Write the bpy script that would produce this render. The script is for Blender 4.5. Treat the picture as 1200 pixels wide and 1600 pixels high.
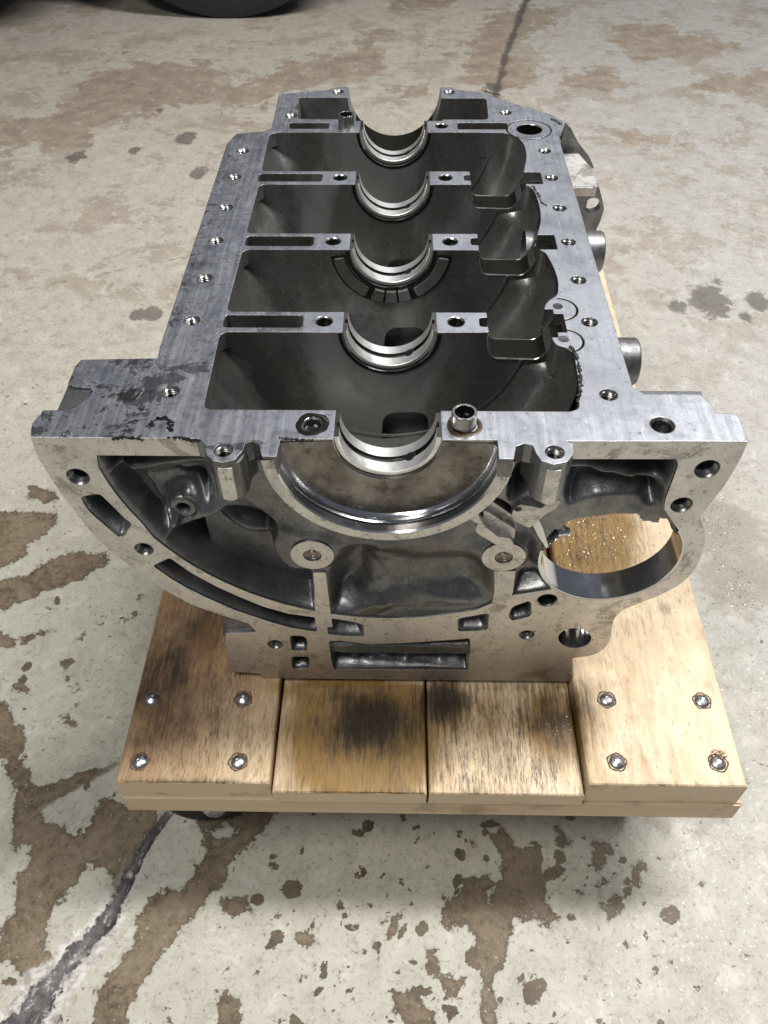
import bpy, bmesh, math, random
import numpy as np
from math import sin, cos, pi, radians, hypot, atan2, sqrt, exp
from mathutils import Vector, Matrix
from mathutils.geometry import tessellate_polygon
random.seed(7); rng = np.random.default_rng(7)
sc = bpy.context.scene
for o in list(bpy.data.objects): bpy.data.objects.remove(o)
COL = sc.collection
# ------------------------------------------------------------------ camera
# Units in this script are millimetres; the machined top face of the block is z = 0,
# the floor is z = -365.  Everything is written to the scene in metres.
FLOOR = -365.0
ZOFF = 365.0
CAM = np.array([4.78, -300.14, 275.44]); YAW, PITCH, ROLL, FPX = -.02311, .83098, -.00951, 1278.47
cf = np.array([sin(YAW)*cos(PITCH), cos(YAW)*cos(PITCH), -sin(PITCH)])
cr = np.cross(cf, [0, 0, 1]); cr /= np.linalg.norm(cr); cu = np.cross(cr, cf)
cr, cu = cr*cos(ROLL)+cu*sin(ROLL), -cr*sin(ROLL)+cu*cos(ROLL)
cam_d = bpy.data.cameras.new("camera"); cam = bpy.data.objects.new("camera", cam_d); COL.objects.link(cam)
m = Matrix(((cr[0], cu[0], -cf[0], CAM[0]/1000), (cr[1], cu[1], -cf[1], CAM[1]/1000),
            (cr[2], cu[2], -cf[2], (CAM[2]+ZOFF)/1000), (0, 0, 0, 1)))
cam.matrix_world = m
cam_d.sensor_fit = 'VERTICAL'; cam_d.sensor_height = 24; cam_d.lens = 24*FPX/1600
cam_d.clip_start = 0.01; cam_d.clip_end = 100
sc.camera = cam
cam_d.dof.use_dof = True; cam_d.dof.focus_distance = 0.50; cam_d.dof.aperture_fstop = 20.0
# ------------------------------------------------------------------ world and lamps
w = bpy.data.worlds.new("World"); sc.world = w; w.use_nodes = True
w.node_tree.nodes["Background"].inputs[0].default_value = (.80, .86, 1.0, 1)
w.node_tree.nodes["Background"].inputs[1].default_value = 0.11
def lamp(name, loc, target, sx, sy, power, color):
    d = bpy.data.lights.new(name, 'AREA'); d.shape = 'RECTANGLE'; d.size = sx; d.size_y = sy
    d.energy = power; d.color = color
    o = bpy.data.objects.new(name, d); COL.objects.link(o); o.location = loc
    v = Vector(target)-Vector(loc); o.rotation_euler = v.to_track_quat('-Z', 'Y').to_euler()
    return o
lamp("ceiling_lamp", (0.92, 0.45, 2.2), (0.25, 0.35, 0), .28, 1.2, 60, (1, .975, .95))
lamp("ceiling_lamp", (0.75, 3.2, 2.6), (0.1, .2, .3), 2.2, .35, 7, (.95, .97, 1))
lamp("ceiling_lamp", (-0.75, -0.7, 2.2), (0, 0, .2), 1.0, .35, 24, (1, .97, .92))
sc.view_settings.view_transform = 'Standard'; sc.view_settings.look = 'None'
sc.view_settings.exposure = 0.25; sc.view_settings.gamma = 1
# ------------------------------------------------------------------ measuring helpers (photo pixel + known plane -> mm)
def _ray(x, y): return cf + cr*((x-600)/FPX) - cu*((y-800)/FPX)
def Zp(x, y, z=0.0):
    d = _ray(x, y); q = CAM+d*((z-CAM[2])/d[2]); return (q[0], q[1])
def Yp(x, y, yy=0.0):
    d = _ray(x, y); q = CAM+d*((yy-CAM[1])/d[1]); return (q[0], q[2])
def crop(x0, y0, s): return lambda p: (x0+p[0]*s, y0+p[1]*s)
c1 = crop(20, 600, .5); c2 = crop(600, 600, .5); c4 = crop(580, 320, .36667)
c5 = crop(320, 110, .3); c6 = crop(640, 110, .3); k6 = crop(780, 680, 1/3)
g1 = crop(140, 690, .3); g2 = crop(420, 820, .3); g3 = crop(720, 700, .23333); ident = lambda p: p
def TZ(pts, c=ident, z=0.0): return [Zp(*c(p), z) for p in pts]
def TY(pts, c=ident, y=0.0): return [Yp(*c(p), y) for p in pts]
# ------------------------------------------------------------------ 2D helpers
def rnd(pts, r, n=4):
    out = []; N = len(pts)
    for i in range(N):
        p0, p, p1 = Vector(pts[i-1]), Vector(pts[i]), Vector(pts[(i+1) % N])
        a = p0-p; b = p1-p; la, lb = a.length, b.length
        if la < 1e-6 or lb < 1e-6: continue
        rr = r[i] if isinstance(r, (list, tuple)) else r
        if rr <= 0: out.append(tuple(p)); continue
        t = min(rr, la*.45, lb*.45)
        A = p+a*(t/la); B = p+b*(t/lb)
        for k in range(n+1):
            s = k/n; out.append(tuple(A*(1-s)**2+p*2*s*(1-s)+B*s*s))
    return out
def smooth(pts, n=4, closed=True):
    P = [Vector(p) for p in pts]; N = len(P); out = []
    for i in range(N if closed else N-1):
        g = lambda k: P[k % N] if closed else P[min(max(k, 0), N-1)]
        a, b, c, d = g(i-1), g(i), g(i+1), g(i+2)
        for k in range(n):
            t = k/n
            out.append(tuple(.5*((2*b)+(c-a)*t+(2*a-5*b+4*c-d)*t*t+(-a+3*b-3*c+d)*t**3)))
    if not closed: out.append(tuple(P[-1]))
    return out
def circ(cx, cy, r, n=28, a0=0, a1=2*pi):
    full = abs(a1-a0-2*pi) < 1e-6
    return [(cx+r*cos(a0+(a1-a0)*i/(n if full else n-1)), cy+r*sin(a0+(a1-a0)*i/(n if full else n-1))) for i in range(n)]
def sdf(poly, X, Y):
    """signed distance, positive inside"""
    P = np.asarray(poly, float); d = np.full(X.shape, 1e9); ins = np.zeros(X.shape, bool)
    for i in range(len(P)):
        ax, ay = P[i-1]; bx, by = P[i]; ex, ey = bx-ax, by-ay; L = ex*ex+ey*ey+1e-12
        t = np.clip(((X-ax)*ex+(Y-ay)*ey)/L, 0, 1)
        d = np.minimum(d, (X-ax-t*ex)**2+(Y-ay-t*ey)**2)
        c = (ay > Y) != (by > Y)
        ins ^= c & (X < ex*(Y-ay)/(ey if abs(ey) > 1e-12 else 1e-12)+ax)
    d = np.sqrt(d); return np.where(ins, d, -d)
def seg_dist(pts, X, Y):
    d = np.full(X.shape, 1e9)
    for i in range(1, len(pts)):
        ax, ay = pts[i-1]; bx, by = pts[i]; ex, ey = bx-ax, by-ay; L = ex*ex+ey*ey+1e-12
        t = np.clip(((X-ax)*ex+(Y-ay)*ey)/L, 0, 1)
        d = np.minimum(d, np.hypot(X-ax-t*ex, Y-ay-t*ey))
    return d
def vnoise(X, Y, s, seed=0):
    r = np.random.default_rng(seed); T = r.random((64, 64))
    x = X/s; y = Y/s; xi = np.floor(x).astype(int); yi = np.floor(y).astype(int)
    fx = x-xi; fy = y-yi; fx = fx*fx*(3-2*fx); fy = fy*fy*(3-2*fy)
    g = lambda i, j: T[(xi+i) % 64, (yi+j) % 64]
    return (g(0, 0)*(1-fx)+g(1, 0)*fx)*(1-fy)+(g(0, 1)*(1-fx)+g(1, 1)*fx)*fy
def sstep(a, b, x):
    t = np.clip((x-a)/(b-a), 0, 1); return t*t*(3-2*t)
# ------------------------------------------------------------------ mesh builders (bmesh in mm)
def prism(bm, outer, holes, axis, a0, a1, mat=0):
    """solid between a0 and a1 along axis; 'z' uses (x,y), 'y' uses (x,z), 'x' uses (y,z)"""
    def dd(l): return [tuple(p) for i, p in enumerate(l) if hypot(p[0]-l[i-1][0], p[1]-l[i-1][1]) > 2e-3]
    loops = [dd(l) for l in [outer]+list(holes)]
    def P(u, v, a):
        return {'z': (u, v, a), 'y': (u, a, v), 'x': (a, u, v)}[axis]
    tris = tessellate_polygon([[Vector((p[0], p[1], 0)) for p in l] for l in loops])
    flat = [p for l in loops for p in l]
    A = [bm.verts.new(P(p[0], p[1], a0)) for p in flat]
    B = [bm.verts.new(P(p[0], p[1], a1)) for p in flat]
    fs = []
    for t in tris:
        try:
            fs.append(bm.faces.new([A[i] for i in t])); fs.append(bm.faces.new([B[i] for i in reversed(t)]))
        except ValueError: pass
    k = 0
    for l in loops:
        n = len(l)
        for i in range(n):
            j = (i+1) % n
            fs.append(bm.faces.new((A[k+i], A[k+j], B[k+j], B[k+i])))
        k += n
    bmesh.ops.recalc_face_normals(bm, faces=fs)
    for f in fs: f.material_index = mat
    return fs
def box(bm, x0, x1, y0, y1, z0, z1, mat=0):
    return prism(bm, [(x0, y0), (x1, y0), (x1, y1), (x0, y1)], [], 'z', z0, z1, mat)
def lathe(bm, prof, axis='z', c=(0, 0, 0), a0=0, a1=2*pi, n=32, closed=False, mat=0, smoothf=True, caps=True):
    """prof = [(radius, height)]; revolved about axis through c"""
    full = abs(a1-a0-2*pi) < 1e-6; rings = []
    for i in range(n if full else n+1):
        a = a0+(a1-a0)*i/n; ring = []
        for r, h in prof:
            u, v = r*cos(a), r*sin(a)
            q = {'z': (u, v, h), 'y': (u, h, v), 'x': (h, u, v)}[axis]
            ring.append(bm.verts.new((q[0]+c[0], q[1]+c[1], q[2]+c[2])))
        rings.append(ring)
    m_ = len(prof); fs = []
    for i in range(len(rings) if full else len(rings)-1):
        R0, R1 = rings[i], rings[(i+1) % len(rings)]
        for k in range(m_ if closed else m_-1):
            l = (k+1) % m_
            f = bm.faces.new((R0[k], R1[k], R1[l], R0[l])); f.smooth = smoothf; f.material_index = mat; fs.append(f)
    if closed and not full and caps:
        for R in (rings[0], rings[-1]):
            try: fs.append(bm.faces.new(R))
            except ValueError: pass
    bmesh.ops.recalc_face_normals(bm, faces=fs)
    return fs
def sharpen(bm):
    for e in bm.edges:
        if len(e.link_faces) != 2 or e.calc_face_angle(9) > .55: e.smooth = False
def to_mesh(bm, name, merge=True):
    if merge: bmesh.ops.remove_doubles(bm, verts=bm.verts, dist=1e-4)
    sharpen(bm)
    for v in bm.verts: v.co = Vector((v.co.x/1000, v.co.y/1000, (v.co.z+ZOFF)/1000))
    me = bpy.data.meshes.new(name); bm.to_mesh(me); bm.free(); return me
def to_local(bm, name):
    """mesh kept round its own origin (mm -> m, no floor offset)"""
    bmesh.ops.remove_doubles(bm, verts=bm.verts, dist=1e-4); sharpen(bm)
    for v in bm.verts: v.co = v.co/1000
    me = bpy.data.meshes.new(name); bm.to_mesh(me); bm.free(); return me
def W(x, y, z): return Vector((x/1000, y/1000, (z+ZOFF)/1000))
def link(name, me, mats, parent=None, loc=None):
    o = bpy.data.objects.new(name, me); COL.objects.link(o)
    for mt in mats:
        if mt.name not in [q.name for q in me.materials if q]: me.materials.append(mt)
    if parent is not None:
        o.parent = parent
        o.location = (loc if loc is not None else Vector((0, 0, 0))) - parent.location
    elif loc is not None: o.location = loc
    return o
def thing(name, label, cat, loc, group=None):
    o = bpy.data.objects.new(name, None); COL.objects.link(o); o.location = loc; o.empty_display_size = .05
    o['label'] = label; o['category'] = cat
    if group: o['group'] = group
    return o
# ------------------------------------------------------------------ materials
class NT:
    def __init__(s, name):
        s.m = bpy.data.materials.new(name); s.m.use_nodes = True; s.t = s.m.node_tree; s.n = s.t.nodes; s.l = s.t.links
        s.b = s.n["Principled BSDF"]
        tc = s.n.new('ShaderNodeTexCoord'); s.co = tc.outputs['Object']
    def _in(s, sock, v):
        if isinstance(v, bpy.types.NodeSocket): s.l.new(v, sock)
        elif v is not None: sock.default_value = v
    def map(s, scale=(1, 1, 1), rot=(0, 0, 0), co=None):
        n = s.n.new('ShaderNodeMapping'); s.l.new(co or s.co, n.inputs[0]); n.inputs['Scale'].default_value = scale
        n.inputs['Rotation'].default_value = rot; return n.outputs[0]
    def noise(s, scale, detail=4, rough=.55, co=None, dist=0.0):
        n = s.n.new('ShaderNodeTexNoise'); s.l.new(co or s.co, n.inputs['Vector'])
        n.inputs['Scale'].default_value = scale; n.inputs['Detail'].default_value = detail
        n.inputs['Roughness'].default_value = rough; n.inputs['Distortion'].default_value = dist; return n.outputs['Fac']
    def voro(s, scale, co=None, feature='F1', out='Distance', rand=1.0):
        n = s.n.new('ShaderNodeTexVoronoi'); n.feature = feature; s.l.new(co or s.co, n.inputs['Vector'])
        n.inputs['Scale'].default_value = scale; n.inputs['Randomness'].default_value = rand; return n.outputs[out]
    def math(s, op, a, b=None, c=None):
        n = s.n.new('ShaderNodeMath'); n.operation = op; s._in(n.inputs[0], a); s._in(n.inputs[1], b)
        if c is not None: s._in(n.inputs[2], c)
        return n.outputs[0]
    def mr(s, v, a, b, c=0.0, d=1.0, sm=True):
        n = s.n.new('ShaderNodeMapRange'); n.interpolation_type = 'SMOOTHSTEP' if sm else 'LINEAR'
        s._in(n.inputs[0], v)
        for i, q in enumerate((a, b, c, d)): s._in(n.inputs[i+1], q)
        return n.outputs[0]
    def mix(s, f, a, b, mode='MIX'):
        n = s.n.new('ShaderNodeMix'); n.data_type = 'RGBA'; n.blend_type = mode
        s._in(n.inputs[0], f)
        for i, v in ((6, a), (7, b)):
            if isinstance(v, (tuple, list)): v = (*v, 1) if len(v) == 3 else v
            s._in(n.inputs[i], v)
        return n.outputs[2]
    def attr(s, name):
        n = s.n.new('ShaderNodeAttribute'); n.attribute_name = name; return n.outputs['Fac']
    def bump(s, h, strength, dist, normal=None):
        n = s.n.new('ShaderNodeBump'); n.inputs['Strength'].default_value = strength; n.inputs['Distance'].default_value = dist
        s.l.new(h, n.inputs['Height'])
        if normal is not None: s.l.new(normal, n.inputs['Normal'])
        return n.outputs[0]
    def bevel(s, r):
        n = s.n.new('ShaderNodeBevel'); n.samples = 4; n.inputs['Radius'].default_value = r; return n.outputs[0]
    def fin(s, base=None, rough=None, metal=None, normal=None, **kw):
        for k, v in (('Base Color', base), ('Roughness', rough), ('Metallic', metal), ('Normal', normal)):
            if v is None: continue
            if isinstance(v, tuple) and len(v) == 3: v = (*v, 1)
            s._in(s.b.inputs[k], v)
        for k, v in kw.items(): s._in(s.b.inputs[k.replace('_', ' ')], v)
        return s.m
def sep(s, co=None):
    n = s.n.new('ShaderNodeSeparateXYZ'); s.l.new(co or s.co, n.inputs[0]); return n.outputs
def machined(name, tint, rlo, rhi, oil=.5, axis='top', metal=1.0):
    s = NT(name)
    big = s.noise(22, 6, .68, dist=.5); mid = s.noise(75, 6, .7, dist=.8); fine = s.noise(420, 4, .65); gr = s.noise(1300, 2, .5)
    if axis == 'top':
        scr = s.noise(420, 4, .7, co=s.map((1, .045, 1), (0, 0, radians(62)))); scr2 = s.noise(380, 4, .7, co=s.map((1, .04, 1), (0, 0, radians(-28)))); scr3 = s.noise(300, 3, .7, co=s.map((1, .05, 1), (0, 0, radians(12))))
    else:
        scr = s.noise(380, 4, .7, co=s.map((.06, 1, 1), (0, radians(12), 0))); scr2 = s.noise(380, 4, .7, co=s.map((1, 1, .06), (0, radians(12), 0))); scr3 = scr
    x, y, z = sep(s)
    zone = s.mr(x, .06, -.11) if axis == 'top' else 1.0
    dk = tuple(v*.42 for v in tint)
    c = s.mix(s.mr(big, .42, .66, 0, oil*.85), tint, tuple(v*.52 for v in tint))
    c = s.mix(s.math('MULTIPLY', s.mr(mid, .50, .66), .45*oil+.05), c, dk)
    if axis == 'top':
        res = s.math('MULTIPLY', s.mr(mid, .575, .60), zone); film = s.math('MULTIPLY', s.mr(big, .535, .55), s.math('MULTIPLY', zone, s.mr(y, .24, .02)))
        c = s.mix(s.math('MULTIPLY', film, .8), c, (.15, .16, .17)); c = s.mix(s.math('MULTIPLY', res, .4), c, (.07, .07, .07))
        edge = s.math('MULTIPLY', s.mr(x, -.117, -.127), s.mr(mid, .52, .58)); c = s.mix(s.math('MULTIPLY', edge, .65), c, (.04, .04, .04))
        pale = s.math('MULTIPLY', s.mr(s.noise(58, 7, .75, dist=1.0), .54, .58), zone); c = s.mix(s.math('MULTIPLY', pale, .45), c, (.74, .76, .80))
        rimf = s.math('MULTIPLY', s.math('MULTIPLY', s.mr(big, .515, .535), s.mr(big, .56, .54)), s.math('MULTIPLY', zone, s.mr(fine, .46, .56)))
        c = s.mix(s.math('MULTIPLY', rimf, .8), c, (.72, .73, .74))
        spk = s.math('MULTIPLY', s.mr(s.noise(170, 3, .6), .66, .70), .6); c = s.mix(spk, c, (.70, .71, .72))
    c = s.mix(s.mr(fine, .60, .70, 0, .55), c, (.05, .045, .035))
    c = s.mix(s.math('MULTIPLY', s.mr(scr, .62, .72), s.mr(mid, .35, .6, .05, .6)), c, tuple(min(1, v*1.7) for v in tint))
    c = s.mix(s.mr(scr3, .66, .74, 0, .3), c, dk)
    if axis != 'top':
        c = s.mix(s.mr(s.noise(40, 6, .72, dist=.7), .54, .66, 0, .5), c, (.14, .115, .085)); c = s.mix(s.mr(s.noise(260, 6, .75), .575, .63, 0, .6), c, (.07, .058, .045)); c = s.mix(s.mr(s.noise(26, 7, .75, dist=1.2), .585, .61, 0, .4), c, (.12, .10, .08))
        c = s.mix(s.mr(z, .22, .13, 0, .45), c, (.24, .185, .12))  # brown reflected from wood and floor, painted in towards the bottom
    rough = s.mr(s.math('ADD', s.math('MULTIPLY', mid, .6), s.math('MULTIPLY', scr2, .4)), .3, .7, rlo, rhi)
    nb = s.bevel(.0007)
    nb = s.bump(s.math('ADD', s.math('MULTIPLY', scr, .5), s.math('MULTIPLY', scr2, .5)), .22, .00025, nb)
    nb = s.bump(mid, .16, .0005, nb); nb = s.bump(gr, .12, .0001, nb)
    return s.fin(c, rough, metal, nb)
M_TOP = machined('machined_aluminium_top', (.56, .58, .62), .30, .50, .62)
M_LAND = machined('machined_aluminium_land', (.76, .735, .70), .42, .64, .36, 'front')
def cast(name, col, brown, rough, br=.5, bumpk=.5, coat=.5, metal=.75, painted_sheen=0.0):
    s = NT(name)
    a = s.noise(16, 5, .65); b = s.noise(90, 6, .7); c_ = s.noise(620, 4, .7)
    streak = s.noise(45, 6, .65, co=s.map((1, .4, .4), (0, .4, .3)))
    c = s.mix(s.mr(a, .38, .62, 0, br), col, brown)
    c = s.mix(s.mr(b, .45, .68, 0, .6), c, tuple(v*.4 for v in col)); c = s.mix(s.mr(c_, .54, .66, 0, .5), c, tuple(v*.3 for v in col)); c = s.mix(s.mr(c_, .44, .34, 0, .4), c, tuple(min(1, v*1.8) for v in col))
    c = s.mix(s.mr(streak, .56, .74, 0, .45), c, tuple(min(1, v*1.9) for v in col))
    sweep = s.noise(13, 4, .55, co=s.map((1, .6, .35), (0, .6, .2)), dist=.8); c = s.mix(s.mr(sweep, .50, .66, 0, painted_sheen), c, tuple(min(1, v*2.6) for v in col)); c = s.mix(s.mr(sweep, .46, .34, 0, painted_sheen), c, tuple(v*.35 for v in col))  # broad soft reflections painted into the colour as light and dark bands
    r = s.mr(b, .3, .7, rough-.10, rough+.16)
    nb = s.bevel(.0011); nb = s.bump(b, .30*bumpk, .0006, nb); nb = s.bump(c_, .5*bumpk, .0004, nb)
    return s.fin(c, r, metal, nb, Coat_Weight=coat, Coat_Roughness=.16)
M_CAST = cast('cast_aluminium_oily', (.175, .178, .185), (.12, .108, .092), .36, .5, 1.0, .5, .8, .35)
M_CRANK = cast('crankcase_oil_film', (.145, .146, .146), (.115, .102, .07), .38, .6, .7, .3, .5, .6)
def recess_mat():
    s = NT('turned_aluminium_brown')
    x, y, z = sep(s)
    zc = s.math('SUBTRACT', z, ZOFF/1000)
    r = s.math('SQRT', s.math('ADD', s.math('MULTIPLY', x, x), s.math('MULTIPLY', zc, zc)))
    cmb = s.n.new('ShaderNodeCombineXYZ'); s.l.new(r, cmb.inputs[0])
    rings = s.noise(900, 3, .6, co=cmb.outputs[0])
    blot = s.noise(30, 5, .65); streak = s.noise(14, 4, .6, co=s.map((2.5, 1, .5), (0, .5, 0)))
    c = s.mix(s.mr(blot, .35, .7), (.27, .25, .23), (.10, .085, .07))
    c = s.mix(s.mr(s.noise(110, 6, .75), .52, .64, 0, .6), c, (.05, .04, .032))
    c = s.mix(s.mr(streak, .5, .7, 0, .5), c, (.42, .39, .36))
    nb = s.bump(rings, .22, .0004); nb = s.bump(blot, .30, .0012, nb); nb = s.bump(s.noise(120, 5, .7), .25, .0004, nb)
    return s.fin(c, s.mr(blot, .3, .7, .18, .40), .95, nb)
M_RECESS = recess_mat()
def simple(name, col, rough, metal, nscale=60, amt=.4, bmp=.15, bev=.0005, **kw):
    s = NT(name); n = s.noise(nscale, 5, .65)
    if bev == 0:
        return s.fin(s.mix(s.mr(n, .4, .7, 0, amt), col, tuple(v*.4 for v in col)), s.mr(n, .3, .7, max(.03, rough-.06), rough+.1), metal, s.bump(n, bmp, .0005), **kw)
    c = s.mix(s.mr(n, .4, .7, 0, amt), col, tuple(v*.4 for v in col))
    nb = s.bump(n, bmp, .0005, s.bevel(bev))
    return s.fin(c, s.mr(n, .3, .7, max(.03, rough-.06), rough+.1), metal, nb, **kw)
M_SHELL = simple('bearing_metal', (.95, .94, .91), .38, .9, 190, .30, .12, 0)
M_LEDGE_SHADE = simple('oily_ledge_shade', (.010, .009, .007), .62, 0, 70, .4, .4, .0016, Specular_IOR_Level=.05)  # oil film with the ledge shade put into its near-black colour
M_GROOVE = simple('oil_groove', (.16, .155, .14), .3, 1, 120, .4, .1, 0)
M_STEEL = simple('steel', (.42, .41, .39), .25, 1, 80, .6, .2)
M_BRIGHT = simple('milled_bore', (.74, .75, .78), .13, 1, 18, .35, .06, 0)
M_THREAD = simple('threaded_steel', (.30, .295, .29), .30, 1, 120, .5, .1, .0002)
M_BOSS = machined('cast_aluminium_bright', (.26, .26, .26), .34, .6, .9, 'front')
M_BLACK = simple('black_oil_hole_shade', (.010, .009, .008), .14, 0, 60, .3, .3)  # real oil on smears and rims; painted shade inside the holes
M_RUBBER = simple('black_rubber', (.018, .018, .019), .55, 0, 90, .3, .2)
M_PLUG = simple('steel_plug', (.36, .31, .28), .32, 1, 90, .5, .2)
M_ZINC = simple('zinc_plated_steel', (.60, .61, .62), .30, 1, 240, .6, .45)
M_GRIME = simple('dried_oil_rust', (.07, .045, .025), .4, .2, 120, .5, .5)
M_CHIP = simple('aluminium_chips', (.72, .62, .42), .28, 1, 50, .3, 0)
M_CARPAINT = simple('black_car_plastic', (.012, .012, .013), .4, 0, 40, .2, .05)

# ------------------------------------------------------------------ floor
def build_floor():
    xs = np.unique(np.concatenate([np.linspace(-9000, -1200, 14), np.arange(-1200, -500, 20), np.arange(-500, -330, 6), np.arange(-330, 330, 3), np.arange(330, 500, 6), np.arange(500, 1200, 20), np.linspace(1200, 9000, 14)]).round(2))
    ys = np.unique(np.concatenate([np.linspace(-5000, -500, 8), np.arange(-500, -260, 20), np.arange(-260, 60, 3), np.arange(60, 900, 6), np.arange(900, 2400, 16), np.linspace(2400, 12000, 14)]).round(2))
    X, Y = np.meshgrid(xs, ys)
    T = lambda pts: TZ(pts, z=FLOOR)
    P = [
     [(0,1100),(12,1100),(38,1145),(33,1185),(48,1230),(62,1232),(110,1212),(180,1192),(178,1200),(130,1225),(62,1262),(68,1282),(100,1290),(108,1308),(140,1285),(152,1260),(180,1238),(190,1262),(245,1265),(240,1290),(205,1340),(190,1385),(178,1385),(165,1355),(140,1348),(100,1400),(75,1420),(73,1480),(90,1490),(55,1540),(40,1525),(20,1510),(0,1500),(0,1450),(22,1420),(28,1365),(48,1350),(45,1325),(20,1310),(25,1260),(20,1225),(8,1190),(-40,1180),(-60,1100)],
     [(310,1268),(430,1268),(405,1310),(360,1345),(358,1380),(330,1395),(300,1430),(240,1510),(205,1560),(200,1640),(140,1640),(150,1545),(190,1500),(215,1460),(212,1430),(250,1400),(265,1385),(290,1390),(310,1350),(325,1335),(312,1290)],
     [(345,1405),(385,1400),(388,1425),(360,1438)],
     [(-60,800),(60,800),(95,806),(80,830),(45,850),(40,870),(0,890),(-60,900)],
     [(60,882),(100,866),(165,862),(172,878),(150,890),(130,905),(90,918),(60,930),(20,950),(0,957),(-30,940),(-20,910),(15,905),(45,898)],
     [(45,757),(90,770),(92,782),(70,785),(45,778)], [(-30,988),(25,995),(28,1010),(-20,1015)],
     [(788,1340),(757,1300),(790,1297),(805,1325),(845,1315),(850,1370),(865,1435),(860,1455),(840,1440),(805,1435),(800,1470),(775,1520),(770,1610),(755,1610),(752,1530),(740,1470),(735,1440),(700,1460),(688,1445),(690,1420),(720,1395),(725,1375),(765,1365),(775,1395),(780,1380)],
     [(930,1320),(955,1310),(965,1345),(945,1340),(935,1360),(922,1350)], [(935,1405),(970,1402),(978,1420),(950,1438)],
     [(607,1550),(640,1542),(665,1570),(690,1610),(650,1610),(625,1590)],
     [(670,1485),(690,1520),(725,1530),(720,1565),(705,1560),(685,1530),(672,1520)],
     [(985,1350),(1000,1352),(998,1385),(988,1380)], [(870,1290),(885,1300),(882,1335),(872,1320)],
     [(458,1460),(485,1458),(487,1475),(468,1480)], [(335,1555),(375,1555),(378,1600),(340,1610)], [(600,1440),(628,1425),(620,1460),(605,1468)],
     [(102,1043),(110,1048),(112,1062),(128,1078),(115,1080),(104,1065)], [(182,968),(215,956),(218,962),(195,973)], [(95,1118),(118,1125),(118,1132),(100,1130)],
     [(25,1060),(35,1070),(48,1072),(45,1082),(20,1080)], [(30,1000),(75,983),(78,987),(35,1006)],
     [(1030,790),(1080,800),(1090,830),(1050,820)]]
    P2 = [
     [(-80,195),(60,180),(110,150),(150,115),(230,95),(330,100),(340,135),(400,130),(420,105),(540,80),(600,40),(590,110),(480,140),(400,150),(380,185),(340,160),(280,165),(190,190),(120,225),(60,232),(-80,240)],
     [(740,45),(775,20),(850,10),(870,35),(820,60),(800,85),(845,120),(815,140),(720,135),(725,95)], [(870,115),(930,105),(990,130),(960,145),(900,140)],
     [(945,45),(1000,30),(1050,45),(1110,60),(1160,70),(1100,90),(1000,95),(950,60)], [(945,200),(1050,210),(1040,230),(960,225)],
     [(600,-20),(780,-20),(700,10),(620,20)], [(600,137),(665,140),(640,155),(600,155)], [(690,88),(715,86),(710,92)], [(1080,130),(1200,110),(1230,140),(1100,150)]]
    f = np.full(X.shape, -60.0)
    for p in P: f = np.maximum(f, sdf(T(p), X, Y))
    H = [[(325,1300),(350,1288),(372,1295),(355,1318)], [(30,1260),(50,1258),(48,1268)], [(760,1395),(768,1390),(768,1408)]]
    for p in H: f = np.minimum(f, -sdf(T(p), X, Y))
    f2 = np.full(X.shape, -200.0)
    for p in P2: f2 = np.maximum(f2, sdf(T(p), X, Y))
    ck = T([(25,1620),(60,1560),(110,1500),(165,1440),(190,1390),(220,1330),(250,1285),(275,1255),(330,1130)])
    ckw = 11*np.exp(-np.maximum(0, Y-(-190))/60.)+3
    crack = seg_dist(ck, X, Y)/ckw
    ck2 = T([(825,-10),(805,45),(790,85),(785,110),(772,150)]); crack2 = seg_dist(ck2, X, Y)/(7+6*vnoise(X, Y, 30, 3))
    ck3 = T([(0,460),(150,430),(420,375)]); ck4 = T([(1085,640),(1210,635)]); ck5 = T([(62,1262),(180,1195),(330,1150)]) 
    thin = np.minimum.reduce([seg_dist(ck3, X, Y)/2.2, seg_dist(ck4, X, Y)/1.2, seg_dist(ck5, X, Y)/3.0, seg_dist(T([(900,1468),(1000,1552)]).copy(), X, Y)/.8])
    spots = np.zeros(X.shape)
    for x, y, r, k in [(210,235,9,1),(235,147,6,.7),(290,216,16,1),(120,245,18,.8),(310,270,16,.8),(195,82,10,.7),(250,172,10,.7),(215,492,10,.9),(240,490,12,.9),(1110,470,26,.9),(1185,470,16,.9),(1060,478,14,.7),(1170,420,12,.4),(1040,385,10,.4),(155,85,9,.7),(205,131,6,.7),(1165,275,7,.8),(1050,185,6,.6),(770,135,14,.9),(1120,440,10,.6),(1165,495,16,.6)]:
        q = Zp(x, y, FLOOR); spots = np.maximum(spots, k*np.exp(-((X-q[0])**2+((Y-q[1])*.7)**2)/(2*(r*1.0)**2)))
    wet = np.zeros(X.shape)
    for x, y, r in [(1120,830,45),(1090,800,30),(1160,900,40),(1070,1240,30)]:
        q = Zp(x, y, FLOOR); wet = np.maximum(wet, np.exp(-((X-q[0])**2+(Y-q[1])**2)/(2*r*r)))
    chip = np.full(X.shape, -20.0); rr = np.random.default_rng(21)
    for k in range(330):
        if k < 190: px, py = rr.uniform(420, 1060), rr.uniform(1290, 1620)
        elif k < 250: px, py = rr.uniform(0, 430), rr.uniform(900, 1600)
        else: px, py = rr.uniform(0, 1200), rr.uniform(600, 1600)
        cx, cy = Zp(px, py, FLOOR); a = rr.uniform(0, 3.14); L = rr.choice([1.6, 2.4, 3.5, 5.5, 8.0], p=[.34, .30, .2, .11, .05]); Wd = L*rr.uniform(.35, .9)
        i0, i1 = np.searchsorted(xs, [cx-25, cx+25]); j0, j1 = np.searchsorted(ys, [cy-25, cy+25])
        xx, yy = X[j0:j1, i0:i1]-cx, Y[j0:j1, i0:i1]-cy
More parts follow.
